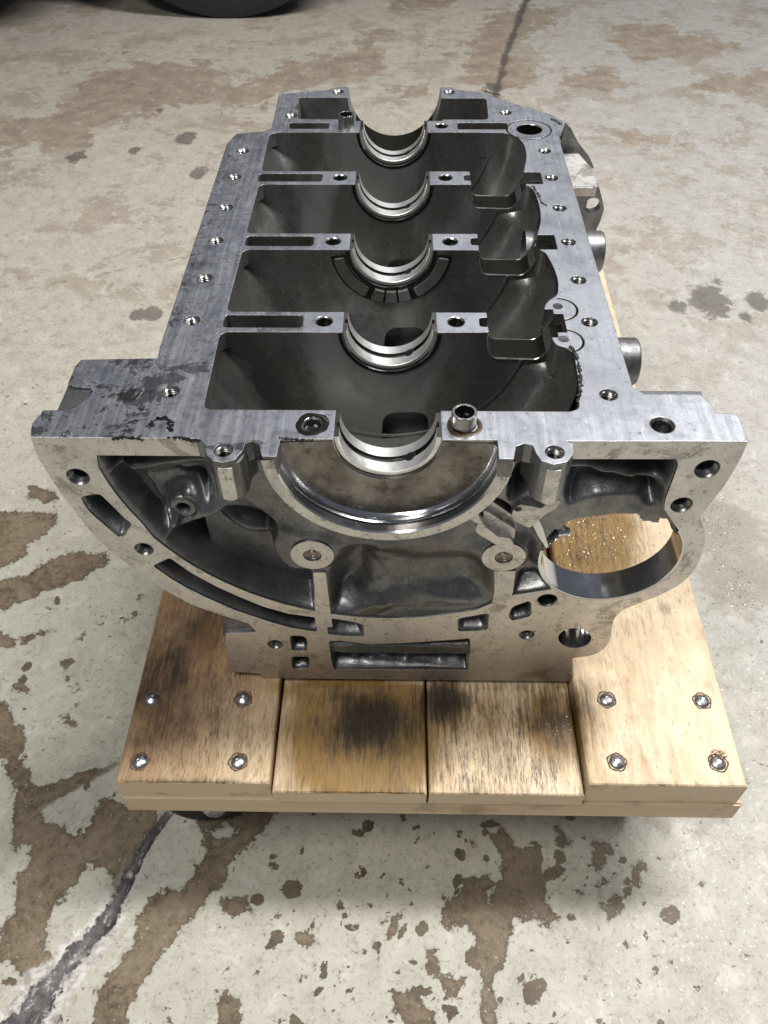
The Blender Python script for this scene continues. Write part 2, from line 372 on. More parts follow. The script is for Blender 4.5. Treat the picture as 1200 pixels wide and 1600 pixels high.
        u, v = xx*cos(a)+yy*sin(a), -xx*sin(a)+yy*cos(a)
        chip[j0:j1, i0:i1] = np.maximum(chip[j0:j1, i0:i1], (1-np.sqrt((u/L)**2+(v/Wd)**2))*Wd)
    dust = sstep(120, 330, X+.35*(120-Y))*sstep(260, 60, Y)
    me = bpy.data.meshes.new('floor')
    ny, nx = X.shape
    dz = -.004*np.exp(-(crack/.9)**2)*(Y < 50)-.0025*np.exp(-(crack2)**2)
    V = np.stack([X/1000, Y/1000, dz], -1).reshape(-1, 3)
    I = np.arange(nx*ny).reshape(ny, nx)
    F = np.stack([I[:-1, :-1], I[:-1, 1:], I[1:, 1:], I[1:, :-1]], -1).reshape(-1, 4)
    me.from_pydata(V.tolist(), [], F.tolist())
    for nm, a in (('patch', f), ('faded', f2), ('crack', np.minimum(crack, 20)), ('crackfar', np.minimum(crack2, 20)), ('thin', np.minimum(thin, 20)), ('spots', spots), ('wet', wet), ('dust', dust), ('chip', np.maximum(chip, -20))):
        at = me.attributes.new(nm, 'FLOAT', 'POINT'); at.data.foreach_set('value', a.astype(np.float32).ravel())
    s = NT('worn_painted_concrete')
    n1 = s.noise(26, 7, .68); n2 = s.noise(150, 5, .7); n3 = s.noise(5, 5, .6); n4 = s.noise(600, 3, .6); n5 = s.noise(60, 9, .72, dist=.3)
    pn = s.math('ADD', s.math('MULTIPLY', s.math('SUBTRACT', n5, .5), 26), s.math('MULTIPLY', s.math('SUBTRACT', n2, .5), 14))
    x, y, z = sep(s)
    near = s.mr(y, .75, .35)
    pf = s.math('ADD', s.attr('patch'), pn)
    pm = s.mr(pf, -.35, .35)
    # small chips
    ch1 = s.math('MULTIPLY', s.mr(n5, .635, .641), s.mr(n1, .46, .55)); ch2 = s.mr(s.noise(150, 4, .62), .688, .698)
    ch3 = s.mr(s.math('ADD', s.attr('chip'), s.math('ADD', s.math('MULTIPLY', s.math('SUBTRACT', s.noise(260, 5, .7), .5), 5.5), s.math('MULTIPLY', s.math('SUBTRACT', n5, .5), 4))), -.15, .15)
    chips = s.math('MAXIMUM', s.math('MULTIPLY', s.math('MAXIMUM', ch1, ch2), near), ch3)
    pm = s.math('MAXIMUM', pm, chips)
    fade = s.math('ADD', s.attr('faded'), s.math('MULTIPLY', s.math('SUBTRACT', s.noise(14, 9, .74), .5), 330))
    fm = s.mr(fade, -6, 5)
    gen = s.math('MULTIPLY', s.mr(s.noise(9, 10, .76),   .525, .54), s.math('SUBTRACT', 1, near)); fm = s.math('MAXIMUM', s.math('MULTIPLY', fm, s.math('SUBTRACT', 1, near)), s.math('MULTIPLY', gen, .62))
    warm = s.mr(y, .05, .9)
    paint = s.mix(warm, (.44, .43, .36), (.50, .46, .395))
    paint = s.mix(s.mr(x, .1, .45, 0, .8), paint, (.44, .43, .415))  # cooler light at the right painted in as greyer floor colour
    paint = s.mix(s.mr(n3, .35, .7, 0, .35), paint, (.40, .38, .32))
    paint = s.mix(s.mr(n2, .52, .72, 0, .28), paint, (.25, .23, .19))
    paint = s.mix(s.mr(n1, .50, .72, 0, .30), paint, (.30, .28, .24))
    m1 = s.noise(38, 8, .75, dist=.6); m2 = s.noise(300, 5, .75); m3 = s.noise(110, 6, .75, dist=.4)
    paint = s.mix(s.mr(m1, .50, .64, 0, .42), paint, (.27, .25, .21)); paint = s.mix(s.mr(m3, .55, .64, 0, .55), paint, (.24, .215, .175))
    paint = s.mix(s.mr(m2, .56, .64, 0, .6), paint, (.17, .15, .12)); paint = s.mix(s.mr(m1, .46, .36, 0, .35), paint, (.66, .63, .56))
    conc = s.mix(s.mr(n2, .38, .62), (.075, .053, .030), (.165, .122, .076)); conc = s.mix(s.mr(m3, .5, .62, 0, .6), conc, (.215, .165, .108))
    conc = s.mix(s.mr(n1, .4, .7, 0, .6), conc, (.18, .14, .10))
    conc = s.mix(s.mr(n4, .60, .72, 0, .5), conc, (.36, .31, .25))
    conc = s.mix(s.mr(s.noise(17, 6, .7), .42, .62, 0, .55), conc, (.25, .20, .14)); conc = s.mix(s.mr(s.noise(200, 5, .75), .56, .66, 0, .7), conc, (.045, .035, .024))
    conc = s.mix(s.mr(pf, 4.5, .5, 0, .45), conc, (.06, .047, .033))
    conc = s.mix(s.mr(x, .05, .2, 0, .6), conc, (.20, .165, .135))
    pink = s.mix(s.mr(n1, .35, .65), (.255, .20, .15), (.36, .29, .22))
    pink = s.mix(s.mr(n2, .5, .75, 0, .3), pink, (.20, .155, .115))
    pink = s.mix(s.mr(m3, .52, .66, 0, .5), pink, (.17, .135, .10)); pink = s.mix(s.mr(m1, .46, .36, 0, .6), pink, paint)
    c = s.mix(s.math('MULTIPLY', fm, .85), paint, pink)
    lip = s.math('MULTIPLY', s.mr(pf, -3.2, -.6), s.math('SUBTRACT', 1, pm)); c = s.mix(s.math('MULTIPLY', lip, .25), c, (.20, .17, .13)); c = s.mix(pm, c, conc)
    # speckle of white dust and filings at the right
    du = s.math('MULTIPLY', s.attr('dust'), s.mr(s.noise(210, 7, .78), .57, .64)); c = s.mix(s.math('MULTIPLY', du, .8), c, (.80, .79, .77))
    dots = s.mr(s.noise(230, 2, .5), .725, .745); c = s.mix(s.math('MULTIPLY', dots, .7), c, (.07, .06, .05))
    sp = s.mr(s.noise(330, 2, .5), .70, .74); c = s.mix(s.math('MULTIPLY', sp, .5), c, (.75, .73, .68))
    cr1 = s.mr(s.math('ADD', s.attr('crack'), s.math('MULTIPLY', s.math('SUBTRACT', n5, .5), 3.6)), .95, .75)
    cc = s.mix(s.mr(n5, .36, .62), (.035, .032, .034), (.13, .12, .118)); cc = s.mix(s.mr(m3, .54, .64, 0, .7), cc, (.50, .48, .46))
    chalk = s.math('MULTIPLY', s.mr(s.math('ADD', s.attr('crack'), s.math('MULTIPLY', s.math('SUBTRACT', m1, .5), 5)), 2.1, 1.5), s.mr(y, -.06, -.13)); c = s.mix(s.math('MULTIPLY', chalk, .75), c, s.mix(s.mr(m3, .4, .6), (.66, .64, .61), (.36, .33, .31)))
    c = s.mix(cr1, c, cc)
    cr2 = s.mr(s.math('ADD', s.attr('crackfar'), s.math('MULTIPLY', s.math('SUBTRACT', n1, .5), 2.6)), 1.2, .3); c = s.mix(s.math('MULTIPLY', cr2, .85), c, (.10, .085, .075))
    th = s.mr(s.math('ADD', s.attr('thin'), s.math('MULTIPLY', s.math('SUBTRACT', n5, .5), 4.0)), 1.0, .2); c = s.mix(s.math('MULTIPLY', th, .75), c, (.15, .12, .09))
    so = s.mr(s.math('ADD', s.attr('spots'), s.math('MULTIPLY', s.math('SUBTRACT', n5, .5), 1.1)), .42, .60); c = s.mix(s.math('MULTIPLY', so, .75), c, (.10, .088, .078))
    c = s.mix(s.math('MULTIPLY', s.mr(s.math('ADD', s.attr('wet'), s.math('MULTIPLY', s.math('SUBTRACT', n1, .5), 1.8)), .4, .7), .45), c, (.20, .16, .12))
    h = s.math('ADD', s.math('MULTIPLY', pm, -.7), s.math('MULTIPLY', n2, .35)); h = s.math('ADD', h, s.math('MULTIPLY', cr1, -1.5)); h = s.math('ADD', h, s.math('MULTIPLY', n4, .15))
    nb = s.bump(h, .55, .0012)
    r = s.mr(n1, .3, .7, .42, .62); r = s.math('SUBTRACT', r, s.math('MULTIPLY', s.attr('wet'), .2)); r = s.math('ADD', r, s.math('MULTIPLY', pm, .18))
    s.fin(c, r, 0.0, nb, Specular_IOR_Level=.4)
    o = link('floor', me, [s.m]); o['kind'] = 'structure'
    for p in me.polygons: p.use_smooth = True
    return o
build_floor()

# ------------------------------------------------------------------ dolly
ZD = -228.2
def wood_mat(name, seed, end=False, pale=0.0):
    s = NT(name)
    off = s.n.new('ShaderNodeMapping'); s.l.new(s.co, off.inputs[0]); off.inputs['Location'].default_value = (seed*3.7, seed*1.3, seed*.7)
    co = off.outputs[0]
    mp = s.map((1, .10, 1), co=co) if not end else s.map((.08, 1, 1), co=co)
    g = s.noise(75, 6, .62, co=mp, dist=1.2); gf = s.noise(520, 4, .6, co=s.map((1, .05, 1), co=co) if not end else s.map((.05, 1, 1), co=co)); big = s.noise(13, 4, .6, co=mp)
    blot = s.noise(22, 5, .65, co=co); fine = s.noise(380, 6, .75, co=s.map((1, .09, 1), co=co))
    base = s.mix(s.mr(g, .35, .68), (.62, .46, .28), (.47, .31, .16)); base = s.mix(s.mr(big, .4, .65, 0, .6), base, (.72, .58, .39))
    base = s.mix(pale, base, (.86, .76, .58)); base = s.mix(s.mr(gf, .5, .75, 0, .35), base, (.30, .19, .10))
    spk = s.math('ADD', s.math('MULTIPLY', s.noise(1500, 3, .7, co=s.map((1, .10, 1), co=co)), .55), s.math('MULTIPLY', s.noise(340, 5, .75, co=s.map((1, .13, 1), co=co)), .45))
    if end:
        base = s.mix(.55, base, (.62, .49, .34)); base = s.mix(s.mr(blot, .56, .68, 0, .5), base, (.22, .15, .10))
        nb = s.bump(gf, .3, .0005, s.bevel(.0012)); return s.fin(base, .55, 0.0, nb)
    blot2 = s.noise(55, 6, .7, co=s.map((1, .6, 1), co=co))
    base = s.mix(s.mr(blot2, .52, .68, 0, .35), base, (.36, .25, .14)); base = s.mix(s.mr(blot2, .47, .38, 0, .4), base, (.84, .70, .48))
    base = s.mix(s.attr('brown'), base, s.mix(s.mr(blot, .35, .65), (.20, .105, .045), (.36, .21, .10)))
    oilm = s.mr(s.math('ADD', s.attr('oil'), s.math('MULTIPLY', s.math('SUBTRACT', fine, .5), .9)), .22, .80)
    base = s.mix(s.math('MULTIPLY', oilm, .88), base, (.235, .125, .016))
    base = s.mix(s.math('MULTIPLY', s.mr(spk, .49, .58, 0, .95), s.mr(s.math('ADD', s.attr('grime'), s.math('MULTIPLY', s.math('SUBTRACT', blot, .5), 1.2)), 0, 1)), base, (.085, .062, .045))
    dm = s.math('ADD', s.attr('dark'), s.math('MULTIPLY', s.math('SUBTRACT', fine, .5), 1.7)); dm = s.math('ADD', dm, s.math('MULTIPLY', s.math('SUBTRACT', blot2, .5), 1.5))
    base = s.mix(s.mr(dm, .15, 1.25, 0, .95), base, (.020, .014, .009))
    base = s.mix(s.mr(s.noise(330, 4, .7, co=s.map((1, .3, 1), co=co)), .60, .70, 0, .55), base, (.12, .08, .05))
    nb = s.bump(s.math('ADD', s.math('MULTIPLY', gf, .6), s.math('MULTIPLY', fine, .5)), .35, .0006)
    r = s.math('SUBTRACT', s.mr(g, .3, .7, .45, .62), s.math('MULTIPLY', oilm, .18))
    return s.fin(base, r, 0.0, nb)
STAIN_SHADE = dict(
 grime=[(300,1100,130,200,.75),(560,1140,90,90,.75),(640,1200,60,60,.7),(790,1150,130,110,.75),(760,1210,160,30,.85),(1030,960,80,60,.35),(960,1100,50,120,.45),(1080,1130,120,130,.16),(960,1200,80,40,.4),(900,840,60,60,1.3),(440,1230,40,10,.4)],
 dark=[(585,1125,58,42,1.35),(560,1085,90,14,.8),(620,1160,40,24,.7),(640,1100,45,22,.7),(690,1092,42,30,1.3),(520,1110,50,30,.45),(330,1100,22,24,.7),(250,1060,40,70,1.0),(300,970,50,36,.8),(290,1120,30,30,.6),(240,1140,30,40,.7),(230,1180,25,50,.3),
       (870,1110,44,32,1.05),(880,1150,32,24,.75),(780,1110,60,35,.4),(790,1190,80,36,.5),(480,1080,40,20,.35),(660,1238,260,4,1.1),(300,1222,120,3,.8),(550,1068,130,7,.6),(780,1068,110,6,.5),(1040,1233,120,3,.6),  # strips along the block's foot paint its contact shadow, beside real stains
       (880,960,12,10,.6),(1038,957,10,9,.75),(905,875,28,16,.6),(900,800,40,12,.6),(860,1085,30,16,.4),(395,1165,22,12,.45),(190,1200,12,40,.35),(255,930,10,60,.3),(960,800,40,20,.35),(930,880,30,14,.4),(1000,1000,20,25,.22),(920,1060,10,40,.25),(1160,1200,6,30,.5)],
 oil=[(535,1125,62,95,1.5),(600,1150,65,70,1.5),(480,1190,40,40,.6),(640,1180,35,60,.7),(560,1075,110,14,1.2),(700,1100,40,50,.75),(760,1120,60,60,.55),(870,1130,50,60,1.),(890,850,70,60,1.5),(935,820,45,40,1.3),(830,1090,40,30,.5),(660,1080,60,20,.6)],
 brown=[(250,1080,80,150,1.),(330,1000,80,120,1.),(260,960,50,60,.9),(340,1110,60,60,.5),(220,1180,40,50,.45),(400,1060,40,40,.4),(300,1200,60,30,.25)])
def slat(x0, x1, y0, y1, zt, thick, x0b=None, x1b=None, r=2.2, step=4.0):
    """board running along y with rounded long edges and a fine top sheet for the stains"""
    nx = max(6, int((x1-x0)/step)); prof = []
    prof.append((0, -thick, 0)); prof.append((0, -r, 0))
    for k in range(1, 4): a = pi/2*k/4; prof.append((0, -r+r*sin(a), r*(1-cos(a))))
    for i in range(nx+1): prof.append((i/nx, 0, r-2*r*i/nx))
    for k in range(3, 0, -1): a = pi/2*k/4; prof.append((1, -r+r*sin(a), -r*(1-cos(a))))
    prof.append((1, -r, 0)); prof.append((1, -thick, 0))
    yn = list(np.arange(y0+.9, min(y1, 140), step))+list(np.arange(max(y0, 140), y1-10, 40))+[y1-.9]
    ys = [(y0, .9)]+[(y, 0) for y in yn]+[(y1, .9)]
    V = []; m_ = len(prof)
    for y, ch in ys:
        t = (y-y0)/(y1-y0); a = x0+((x0b if x0b is not None else x0)-x0)*t; b = x1+((x1b if x1b is not None else x1)-x1)*t
        for u, dz, dx in prof:
            zz = zt+dz; zz = min(zz, zt-ch) if dz > -r*.9 else zz
            V.append((a+(b-a)*u+dx, y + (0.5*(vnoise(np.array([a+(b-a)*u]), np.array([3.0]), 9, 5)[0]-.5) if ch else 0), zz))
    V = np.array(V); F = []
    for j in range(len(ys)-1):
        for i in range(m_): k = (i+1) % m_; F.append((j*m_+i, j*m_+k, (j+1)*m_+k, (j+1)*m_+i))
    F.append(tuple(range(m_))); F.append(tuple((len(ys)-1)*m_+i for i in reversed(range(m_))))
    me = bpy.data.meshes.new('slat'); me.from_pydata([tuple(v) for v in (V+[0, 0, ZOFF])/1000], [], F)
    for nm, L in STAIN_SHADE.items():
        a = np.zeros(len(V))
        for px, py, rx, ry, k in L:
            q = Zp(px, py, ZD); qx = Zp(px+rx, py, ZD)[0]-q[0]; qy = abs(Zp(px, py+ry, ZD)[1]-q[1])
            a = np.maximum(a, k*np.exp(-.5*(((V[:, 0]-q[0])/qx)**2+((V[:, 1]-q[1])/qy)**2)))
        at = me.attributes.new(nm, 'FLOAT', 'POINT'); at.data.foreach_set('value', a.astype(np.float32))
    bm = bmesh.new(); bm.from_mesh(me); bmesh.ops.recalc_face_normals(bm, faces=bm.faces)
    for f in bm.faces: f.material_index = 1 if abs(f.normal.y) > .8 else 0
    bm.to_mesh(me); bm.free()
    return me
dolly = thing('wooden_dolly', 'stained wooden furniture dolly with four planks carrying the engine block', 'dolly', W(27, 240, FLOOR))
M_ENDW = wood_mat('wood_end_grain', 3, True)
for i, (x0, x1, y0, y1, zt, xb) in enumerate([(-175, -75.6, -76.6, 560, ZD, None), (-74.2, 25.4, -79.9, 560, ZD-5, None), (26.8, 126.4, -79.7, 560, ZD-5, None), (127.6, 227.5, -76.8, 560, ZD+5, 236)]):
    me = slat(x0, x1, y0, y1, zt, zt-(ZD-20.1), x1b=xb)
    o = link('plank', me, [wood_mat('plank_wood_%s' % 'abcd'[i], i+1, False, (.0, .25, .2, .25)[i]), M_ENDW], dolly)
    o['label'] = ['dark brown stained plank under the left of the block', 'plank with pale left strip and black oil blot', 'plank with grey weathered grain and oily spots', 'pale clean plank at the right edge'][i]
for y0, y1 in ((-78.4, 18), (470, 557)):
    bm = bmesh.new(); fs = box(bm, -176.5, 232, y0, y1, ZD-42, ZD-20.3)
    bmesh.ops.bevel(bm, geom=bm.edges[:], offset=1.2, segments=2, affect='EDGES')
    link('crossboard', to_mesh(bm, 'crossboard'), [wood_mat('crossboard_wood', 9, True)], dolly)
# carriage bolts
bm = bmesh.new(); lathe(bm, [(0.01, 2.35), (.9, 2.35), (1.3, 2.62), (1.7, 2.4), (3.4, 1.9), (5.0, .9), (5.7, -.2), (5.8, -1.5)], n=28); bolt_me = to_local(bm, 'carriage_bolt')
bm = bmesh.new(); lathe(bm, [(5.2, -.2), (5.7, .35), (6.3, .2), (6.8, -.3)], n=26)
for v in bm.verts: v.co.z += .28*sin(v.co.x*2.1)*cos(v.co.y*1.7); v.co.xy *= 1+.05*sin(atan2(v.co.y, v.co.x)*5)
ring_me = to_local(bm, 'bolt_recess')
M_SPL = simple('crushed_wood', (.13, .08, .045), .6, 0, 150, .6, .4)
for px, py in ((238,1092),(380,1092),(948,1093),(1097,1095),(218,1190),(372,1190),(964,1191),(1122,1192)):
    zt = ZD+5 if px > 900 else ZD
    q = Zp(px, py, zt)
    b = link('carriage_bolt', bolt_me, [M_ZINC], dolly, W(q[0], q[1], zt)); b.scale = (.93, .93, .9); b.rotation_euler = (random.uniform(-.08, .08), random.uniform(-.08, .08), random.random()*6)
    r_ = link('bolt_recess', ring_me, [M_SPL], dolly, W(q[0], q[1], zt)); r_.rotation_euler.z = random.random()*6
for q in ((x, y) for x in (-163, -100, 150, 215) for y in (495, 530)):
    link('carriage_bolt', bolt_me, [M_ZINC], dolly, W(q[0], q[1], ZD+(5 if q[0] > 0 else 0)))
# splinter by one bolt
bm = bmesh.new(); q = Zp(1122, 1180, ZD+5)
for k in range(7):
    a = -.9+.3*k+random.uniform(-.2, .2); L = random.uniform(4, 9); cx, cy = q[0]+random.uniform(-4, 4), q[1]+random.uniform(-2, 3)
    dx, dy = cos(a)*L/2, sin(a)*L/2; nx_, ny_ = -sin(a)*.6, cos(a)*.6
    prism(bm, [(cx-dx, cy-dy), (cx+dx*.3-nx_, cy+dy*.3-ny_), (cx+dx, cy+dy), (cx+dx*.2+nx_, cy+dy*.2+ny_)], [], 'z', ZD+5.2+.4*k, ZD+6.3+.4*k)
link('splinter', to_mesh(bm, 'splinter'), [M_ENDW], dolly)
# casters
bmw = bmesh.new(); lathe(bmw, [(8, -11), (31, -12), (36, -9), (37.5, -3), (37.5, 3), (36, 9), (31, 12), (8, 11), (8, -11)], axis='x', n=40)
wheel_me = to_local(bmw, 'caster_wheel')
bmb = bmesh.new(); lathe(bmb, [(.01, 22), (6, 21), (9, 18), (9.5, 15), (9.5, -15), (9, -18), (6, -21), (.01, -22)], axis='x', n=20); axle_me = to_local(bmb, 'caster_axle')
bmf = bmesh.new()
prism(bmf, rnd([(-30, 0), (30, 0), (30, 0.01), (30, -3), (-30, -3)], 1), [], 'x', -32, 32)
for sx in (-1, 1): prism(bmf, [(-20, -3.2), (18, -3.2), (26, -40), (20, -62), (6, -62), (-2, -40)], [], 'x', sx*15-1.4, sx*15+1.4)
fork_me = to_local(bmf, 'caster_fork')
for x, y, a in ((-120, -34, 1.75), (178, -31, 1.3), (-128, 512, 2.2), (186, 512, .4)):
    t = link('caster', fork_me, [M_ZINC], dolly, W(x, y, ZD-42.2)); t.rotation_euler.z = a
    for nm, me_, mt in (('wheel', wheel_me, M_RUBBER), ('axle', axle_me, M_ZINC)):
        c = bpy.data.objects.new(nm, me_); COL.objects.link(c)
        if not me_.materials: me_.materials.append(mt)
        c.parent = t; c.location = (0, .013, -.0571)
# ------------------------------------------------------------------ engine block
block = thing('engine_block', 'upside down four cylinder aluminium engine block with open crankcase resting on wooden dolly', 'engine block', W(0, 210, ZD+.4))
tops = TZ([(47.5,683),(50,662),(62,648),(98,643),(118,637)])+TZ([(250,800),(290,770),(300,745),(285,728),(200,722),(162,705)], crop(60, 400, 1/3.53))+TZ([(118,572),(127,562),(246,560)])
tops += [(-128.5, 75), (-129, 337), (-124, 355), (-104, 359), (-97.5, 364), (-98.5, 434), (-56, 444), (-50, 449.5), (-39.5, 449.5), (-39.5, 447)]
tops_r = [(39.5, 447), (40, 449.5), (50, 449), (54, 443.5), (78.6, 436), (84, 428), (93, 420), (128, 392), (136.5, 378), (133.5, 366), (128.8, 344), (128.8, 42), (134, 36)]
tops_r += TZ([(1095,617),(1110,630),(1118,645),(1145,647),(1155,652),(1169,689.5)])
tong_r = TZ([(885,689.5)])+TZ([(591,186),(592,220),(572,244),(530,252),(492,240),(475,215),(465,192),(440,186),(412,195),(406,235),(360,234),(357,181)], c2)
tong_l = TZ([(828,174),(824,228),(778,226),(770,190),(747,179),(727,186),(718,208),(692,238),(655,246),(625,240),(606,222),(600,190),(590,176),(572,170)], c1)
tong_l = [(p[0], p[1]) for p in tong_l]
top_outline = tops+tops_r+tong_r[:-1]+[(54.4, .4), (25, .4), (-25, .4), (-53.2, .4)]+tong_l[1:]
bays = []
LX = -96.0
bays.append(rnd([(LX+.5, 21.8), (LX-.8, 89.6), (-20, 89.6), (20, 89.6)]+TZ([(762,542),(772,572),(787,597),(840,611),(866,640),(885,760),(886,868)], c4)+[(94, 21.8)], [5, 6, 0, 0, 1, 4, 4, 5, 6, 5, 3, 3]))
bays.append(rnd([(LX-.4, 109.8), (LX, 179.8), (20, 179.8), (60, 179.6)]+TZ([(715,190),(745,205),(780,270),(798,325),(795,385),(755,408),(740,430),(735,465)], c4)+[(91, 109.8)], [5, 6, 0, 1, 6, 8, 8, 6, 5, 5, 4, 3, 1]))
bays.append(rnd([(LX-.4, 200.2), (LX, 269.6), (60, 269.6)]+TZ([(612,595),(650,625),(676,700),(686,775),(665,862)], c6)+[(92, 200.2)], [5, 6, 1, 5, 7, 9, 9, 4, 1]))
bays.append(rnd([(LX-1, 290.2), (LX-2, 357.6), (60, 357.6)]+TZ([(500,325),(560,345),(598,385),(611,445),(600,500),(592,540)], c6)+[(93, 290.2)], [5, 9, 1, 6, 9, 9, 9, 6, 4, 1]))
fb = [rnd([(-81, 427), (-80.5, 414), (-83, 406), (-79, 400), (-78.5, 383), (-30, 382), (-30, 427)], [2, 1, 1, 1, 4, 1, 1]), rnd([(30, 382), (76.5, 382), (77.9, 425.2), (30, 425.2)], [1, 4, 5, 1])]
slots = []
for yc, xa, xb in ((100.2, -96.5, -50.3), (190.4, -95.5, -50.8), (280.2, -98, -51)):
    slots.append(rnd([(xa, yc-6.2), (xb, yc-6.2), (xb, yc+6.2), (xa, yc+6.2)], 3))
slots.append(rnd([(-83.2, 364), (-51.8, 364), (-51.8, 375.6), (-84.4, 375.6)], 2)); slots.append(rnd([(51, 363), (91, 363), (91, 375.6), (51, 375.6)], 2))
railholes = [(-115.1, y) for y in (36.2, 100.7, 146.1, 190.8, 235.4, 280.6, 323.6)]+[(115.1, y) for y in (35.4, 100.8, 145.1, 190.2, 235.4, 280.2, 324.4)]
railholes += [(-80.5, -8.6), (81.6, -8.4), (-48.5, 439.5), (47, 438.6), (-84, 389.2), (91.6, 395.5)]
mainholes = [(-38.2, 11), (38.2, 11)]+[(s*38.2, y) for y in (100.4, 190.4, 280.4, 369.8) for s in (-1, 1)]
A_OUT = TY([(47.5,683),(60,717),(95,770),(122,805),(150,840),(185,870),(222,897),(257,922),(300,945),(345,961),(388,974)])
outer_b = A_OUT+TY([(402,988),(352,990),(357,1049),(408,1053),(409,1059.5),(890,1065)])
right_b = TY([(345,1045),(440,1030),(490,1000),(520,960),(530,900),(540,860),(580,820),(650,790),(740,755),(830,710),(900,650),(940,580),(962,500),(960,440),(935,410),(945,380),(990,320),(1060,230),(1120,130)], k6)
outer_b = outer_b+[(128.0, -224)]+smooth(right_b, 3, False)+[(177.5, 0)]
arcs = lambda r, a0, a1, n: [(r*cos(radians(a0+(a1-a0)*i/(n-1))), r*sin(radians(a0+(a1-a0)*i/(n-1)))) for i in range(n)]
big = [(-57, -11.8), (-148.3, -11.8)]+arcs(151.3, 188, 205, 5)+arcs(153.6, 210, 291, 22)
big += TY([(797,931),(862,921)])+arcs(39.5, 232, 385, 26)[:0]
SB = (128.3, -91.2, 39.3)
sb = [(SB[0]+(SB[2]+1.4)*cos(radians(a)), SB[1]+(SB[2]+1.4)*sin(radians(a))) for a in range(205, 398, 4)]
big += sb+TY([(775,350),(775,320),(783,290),(812,215),(836,150),(838,125),(828,112)], k6)+[(57, -11.8)]
big_r = [2]*len(big)
pocket = {}
pocket['S1'] = rnd(TY([(212,355),(225,349),(272,343),(292,362),(350,420),(373,436),(345,478),(330,478),(262,420),(235,395)], c1), 3)
pocket['S2'] = rnd(TY([(437,568),(490,543),(560,592),(640,635),(700,662),(780,695),(860,718),(948,730),(951,775),(870,762),(800,742),(690,705),(600,665),(540,635),(500,612)], c1), 2)
pocket['S3'] = rnd(TY([(302,490),(340,489),(420,502),(495,520),(495,583),(400,580),(308,570)], g2), 2)
pocket['S4'] = rnd(TY([(983,490),(1010,484),(1148,460),(1140,545),(1100,553),(985,556)], g2), 3)
pocket['S5'] = rnd(TY([(312,606),(370,604),(520,622),(700,616),(900,603),(1048,592),(1050,656),(1042,690),(1036,757),(340,753),(326,700)], g2), 2)
pocket['S7'] = rnd(TY([(42,850),(60,805),(135,778),(151,785),(150,848),(62,872)], k6), 3)
pocket['H1'] = rnd(TY([(110,576),(182,580),(200,597),(200,656),(120,656)], g2), 2.5)
pocket['H2'] = rnd(TY([(116,686),(206,687),(213,702),(210,745),(124,751)], g2), 2.5)
frontholes = [(122,745,5.2,'t'),(225,858,4.6,'t'),(1105,733,5.6,'t'),(1065,789,5.0,'t'),(430,1007,4.3,'t'),(823,992,4.2,'t'),(855,938,5.6,'p')]
FH = [(Yp(a, b)[0], Yp(a, b)[1], r, k) for a, b, r, k in frontholes]
oval = [(p[0], p[1]) for p in TY([(898+26*cos(a), 997+15.5*sin(a)) for a in np.linspace(0, 2*pi, 24, endpoint=False)])]
bm = bmesh.new()
def add_solid(fn):
    b = bmesh.new(); fn(b); me = bpy.data.meshes.new('tmp'); bmesh.ops.remove_doubles(b, verts=b.verts, dist=1e-4)
    b.to_mesh(me); b.free(); o = bpy.data.objects.new('tmp', me); COL.objects.link(o); return o
def boolean(a, b, op):
    md = a.modifiers.new('b', 'BOOLEAN'); md.operation = op; md.object = b; md.solver = 'MANIFOLD'
    dg = bpy.context.evaluated_depsgraph_get(); dg.update(); me = bpy.data.meshes.new_from_object(a.evaluated_get(dg))
    n0 = len(a.data.polygons); a.modifiers.remove(md)
    if len(me.polygons) == 0 or (op == 'UNION' and len(me.polygons) < 6):
        print('BOOLEAN FELL BACK', op, b.name, n0, len(b.data.polygons)); md = a.modifiers.new('b', 'BOOLEAN'); md.operation = op; md.object = b; md.solver = 'EXACT'
        dg.update(); me = bpy.data.meshes.new_from_object(a.evaluated_get(dg)); a.modifiers.remove(md)
    a.data = me; bpy.data.objects.remove(b); return a
C = add_solid(lambda b: prism(b, top_outline, [], 'z', -12.2, 0))
C = boolean(C, add_solid(lambda b: prism(b, [(-126.5, -1), (126.5, -1), (126.5, -24), (112, -32), (101, -40), (98, -52), (92, -62), (88, -80), (88, ZD+.5), (-108, ZD+.5), (-108, -70), (-126.5, -40)], [], 'y', 20.4, 352)), 'UNION')
C = boolean(C, add_solid(lambda b: prism(b, [(-96, 340), (96, 340), (100, 372), (92, 400), (78, 430), (50, 445), (-50, 445), (-96, 430)], [], 'z', ZD+.5, -1)), 'UNION')
C = boolean(C, add_solid(lambda b: prism(b, circ(0, 0, 60.5, 60, pi+.006, 2*pi-.006), [], 'y', 1.2, 30)), 'UNION')
C = boolean(C, add_solid(lambda b: box(b, -58, 58, 1.2, 30, -10, 0)), 'UNION')
fl_holes = [big]+list(pocket.values())+[circ(x, z, r+.75, 26) for x, z, r, k in FH]+[oval]
C = boolean(C, add_solid(lambda b: prism(b, outer_b, fl_holes, 'y', 0, 20.5)), 'UNION')
# rear cast wall carried behind the flange (left wing, right wing)
C = boolean(C, add_solid(lambda b: prism(b, [(-172, -2), (-128, -2), (-124, -150), (-150, -95), (-168, -50)], [], 'y', 19, 62)), 'UNION')
def boss_col(b, cx, z1, hw):
    prism(b, [(cx-hw-6, 6), (cx-hw-2.6, -3)]+circ(cx, -8.4, 8.6, 15, pi*1.02, pi*1.98)+[(cx+hw+2.6, -3), (cx+hw+6, 6)], [], 'z', z1, -3)
C = boolean(C, add_solid(lambda b: boss_col(b, -79.3, -26.5, 6)), 'UNION')
C = boolean(C, add_solid(lambda b: boss_col(b, 80.8, -27.5, 6)), 'UNION')
